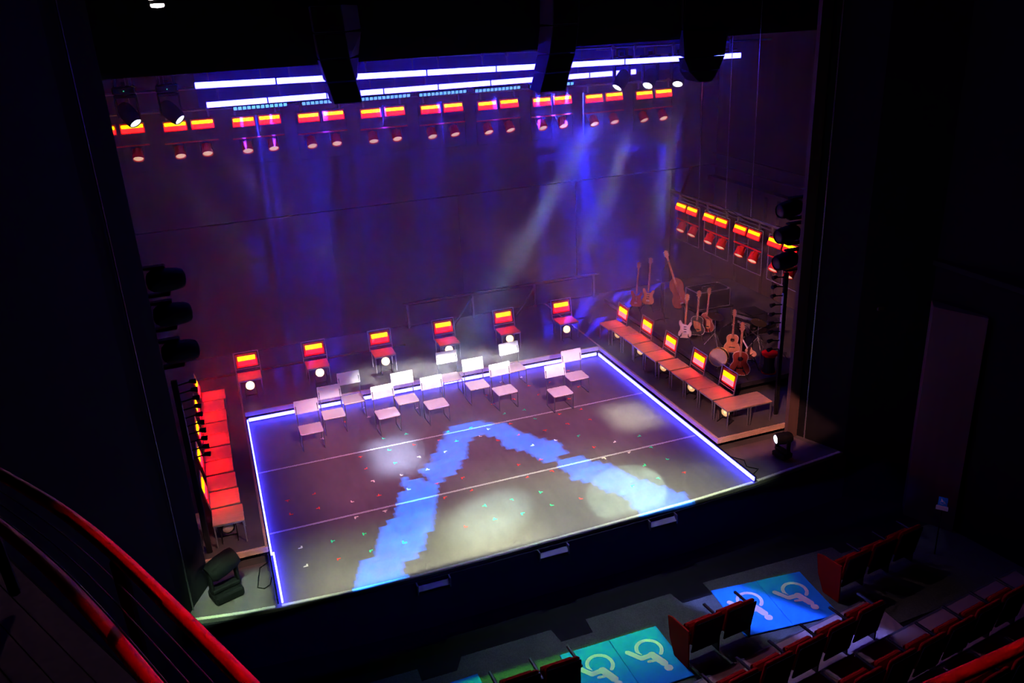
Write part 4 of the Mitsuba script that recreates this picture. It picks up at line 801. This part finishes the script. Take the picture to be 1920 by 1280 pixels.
# lower-left balcony deck with planks that follow the railing
ldir = np.array([.55, -1.0]); ldir /= np.linalg.norm(ldir); lnrm = np.array([ldir[1], -ldir[0]])
o = np.array([-1.55, -6.6])
struct('floor_balcony', prism([tuple(o + ldir * a + lnrm * b) for a, b in ((-.6, -.02), (4.2, -.02), (4.2, 2.2), (-.6, 2.2))], 5.72, 5.88), 'm_black', 'balcony floor at the lower left behind the red railing', 'floor')
for i in range(15):
    b0 = .0 + .125 * i
    part('floor_balcony', 'plank', prism([tuple(o + ldir * a + lnrm * b) for a, b in ((-.6, b0), (4.2, b0), (4.2, b0 + .119), (-.6, b0 + .119))], 5.88, 5.90 + .001 * (i % 3)), 'm_plank')
k = thing('balcony_handrail', 'dark red handrail crossing the lower right corner of the photo', 'handrail')
part(k, 'rail', tube(curve([(1.2, -10.44, 7.0), (1.6, -10.42, 7.0), (1.92, -10.40, 7.0), (2.6, -10.3, 7.0)], 12), .020, 10), 'm_redpaint', smooth=True)
for x in (1.25, 2.5): part(k, 'post', tube([(x, -10.43, 7.0), (x, -10.5, 6.1)], .02, 8), 'm_black', smooth=40)
k = thing('side_balcony', 'dim side balcony with dark red panels and rail at the far right', 'balcony')
part(k, 'slab', box(11.95, 12.6, -4.2, .3, 3.95, 4.05, .01), 'm_black')
for y0, y1 in ((-1.28, .32), (-3.1, -1.42)): part(k, 'front_panel', box(12.25, 12.29, y0, y1, 4.15, 4.42, .004), 'm_redpanel')
part(k, 'rail', tube([(12.3, .3, 5.08), (12.3, -1.75, 5.12), (12.3, -4.0, 5.15)], .025, 8), 'm_redpanel', smooth=40)
for y in (-.99, -1.41, -2.6): part(k, 'post', tube([(12.3, y, 4.05), (12.3, y, 5.65)], .02, 8), 'm_redpanel', smooth=40)
# wheelchair sign on the side wall
k = thing('wheelchair_sign', 'small blue wheelchair sign with a pale label below, far right', 'sign')
Ms = at(11.28, -2.0, 0.09, -52)
part(k, 'post', tube([(0, .03, -1.1), (0, .03, .0)], .012), 'm_black', Ms)
part(k, 'sign_plate', box(-.075, .075, -.006, .006, -.05, .12, .002), 'm_board', Ms); part(k, 'label_plate', box(-.10, .10, -.008, .004, -.14, -.055, .002), 'm_palegrey', Ms)
part(k, 'wheelchair_symbol', P_sym, 'm_symbol', Ms @ T().translate([0, -.0065, .035]) @ T().rotate([1, 0, 0], 90) @ T().scale(.16))
spot('light_sign', (10.6, -3.6, 3.0), (11.28, -2.0, 0.05), (1.3, 1.1, 2.4), 6.0, 4.0, 0.1)
# two pendant downlights of the house at top left
for i, (x, y, z) in enumerate(((-0.22, 2.0, 8.925), (-0.20, 2.0, 8.83))):
    k = thing('pendant_downlight', f'small white downlight at the top left of the photo, {["upper", "lower"][i]} one', 'downlight', 'house downlights')
    part(k, 'lamp_face', cat(lathe([(0, -.012), (.055, -.006), (.085, .0), (.095, .02), (.09, .045), (0, .05)], 18)), 'm_white', at(x, y, z) , 40, emit=(5.5, 4.6, 4.4), w=0.02)
    part(k, 'housing', lathe([(.0, .20), (.05, .20), (.098, .05), (.092, .05)], 18), 'm_black', at(x, y, z), 40); part(k, 'stem', tube([(x, y, z + .2), (x, y, 10.5)], .008), 'm_black')
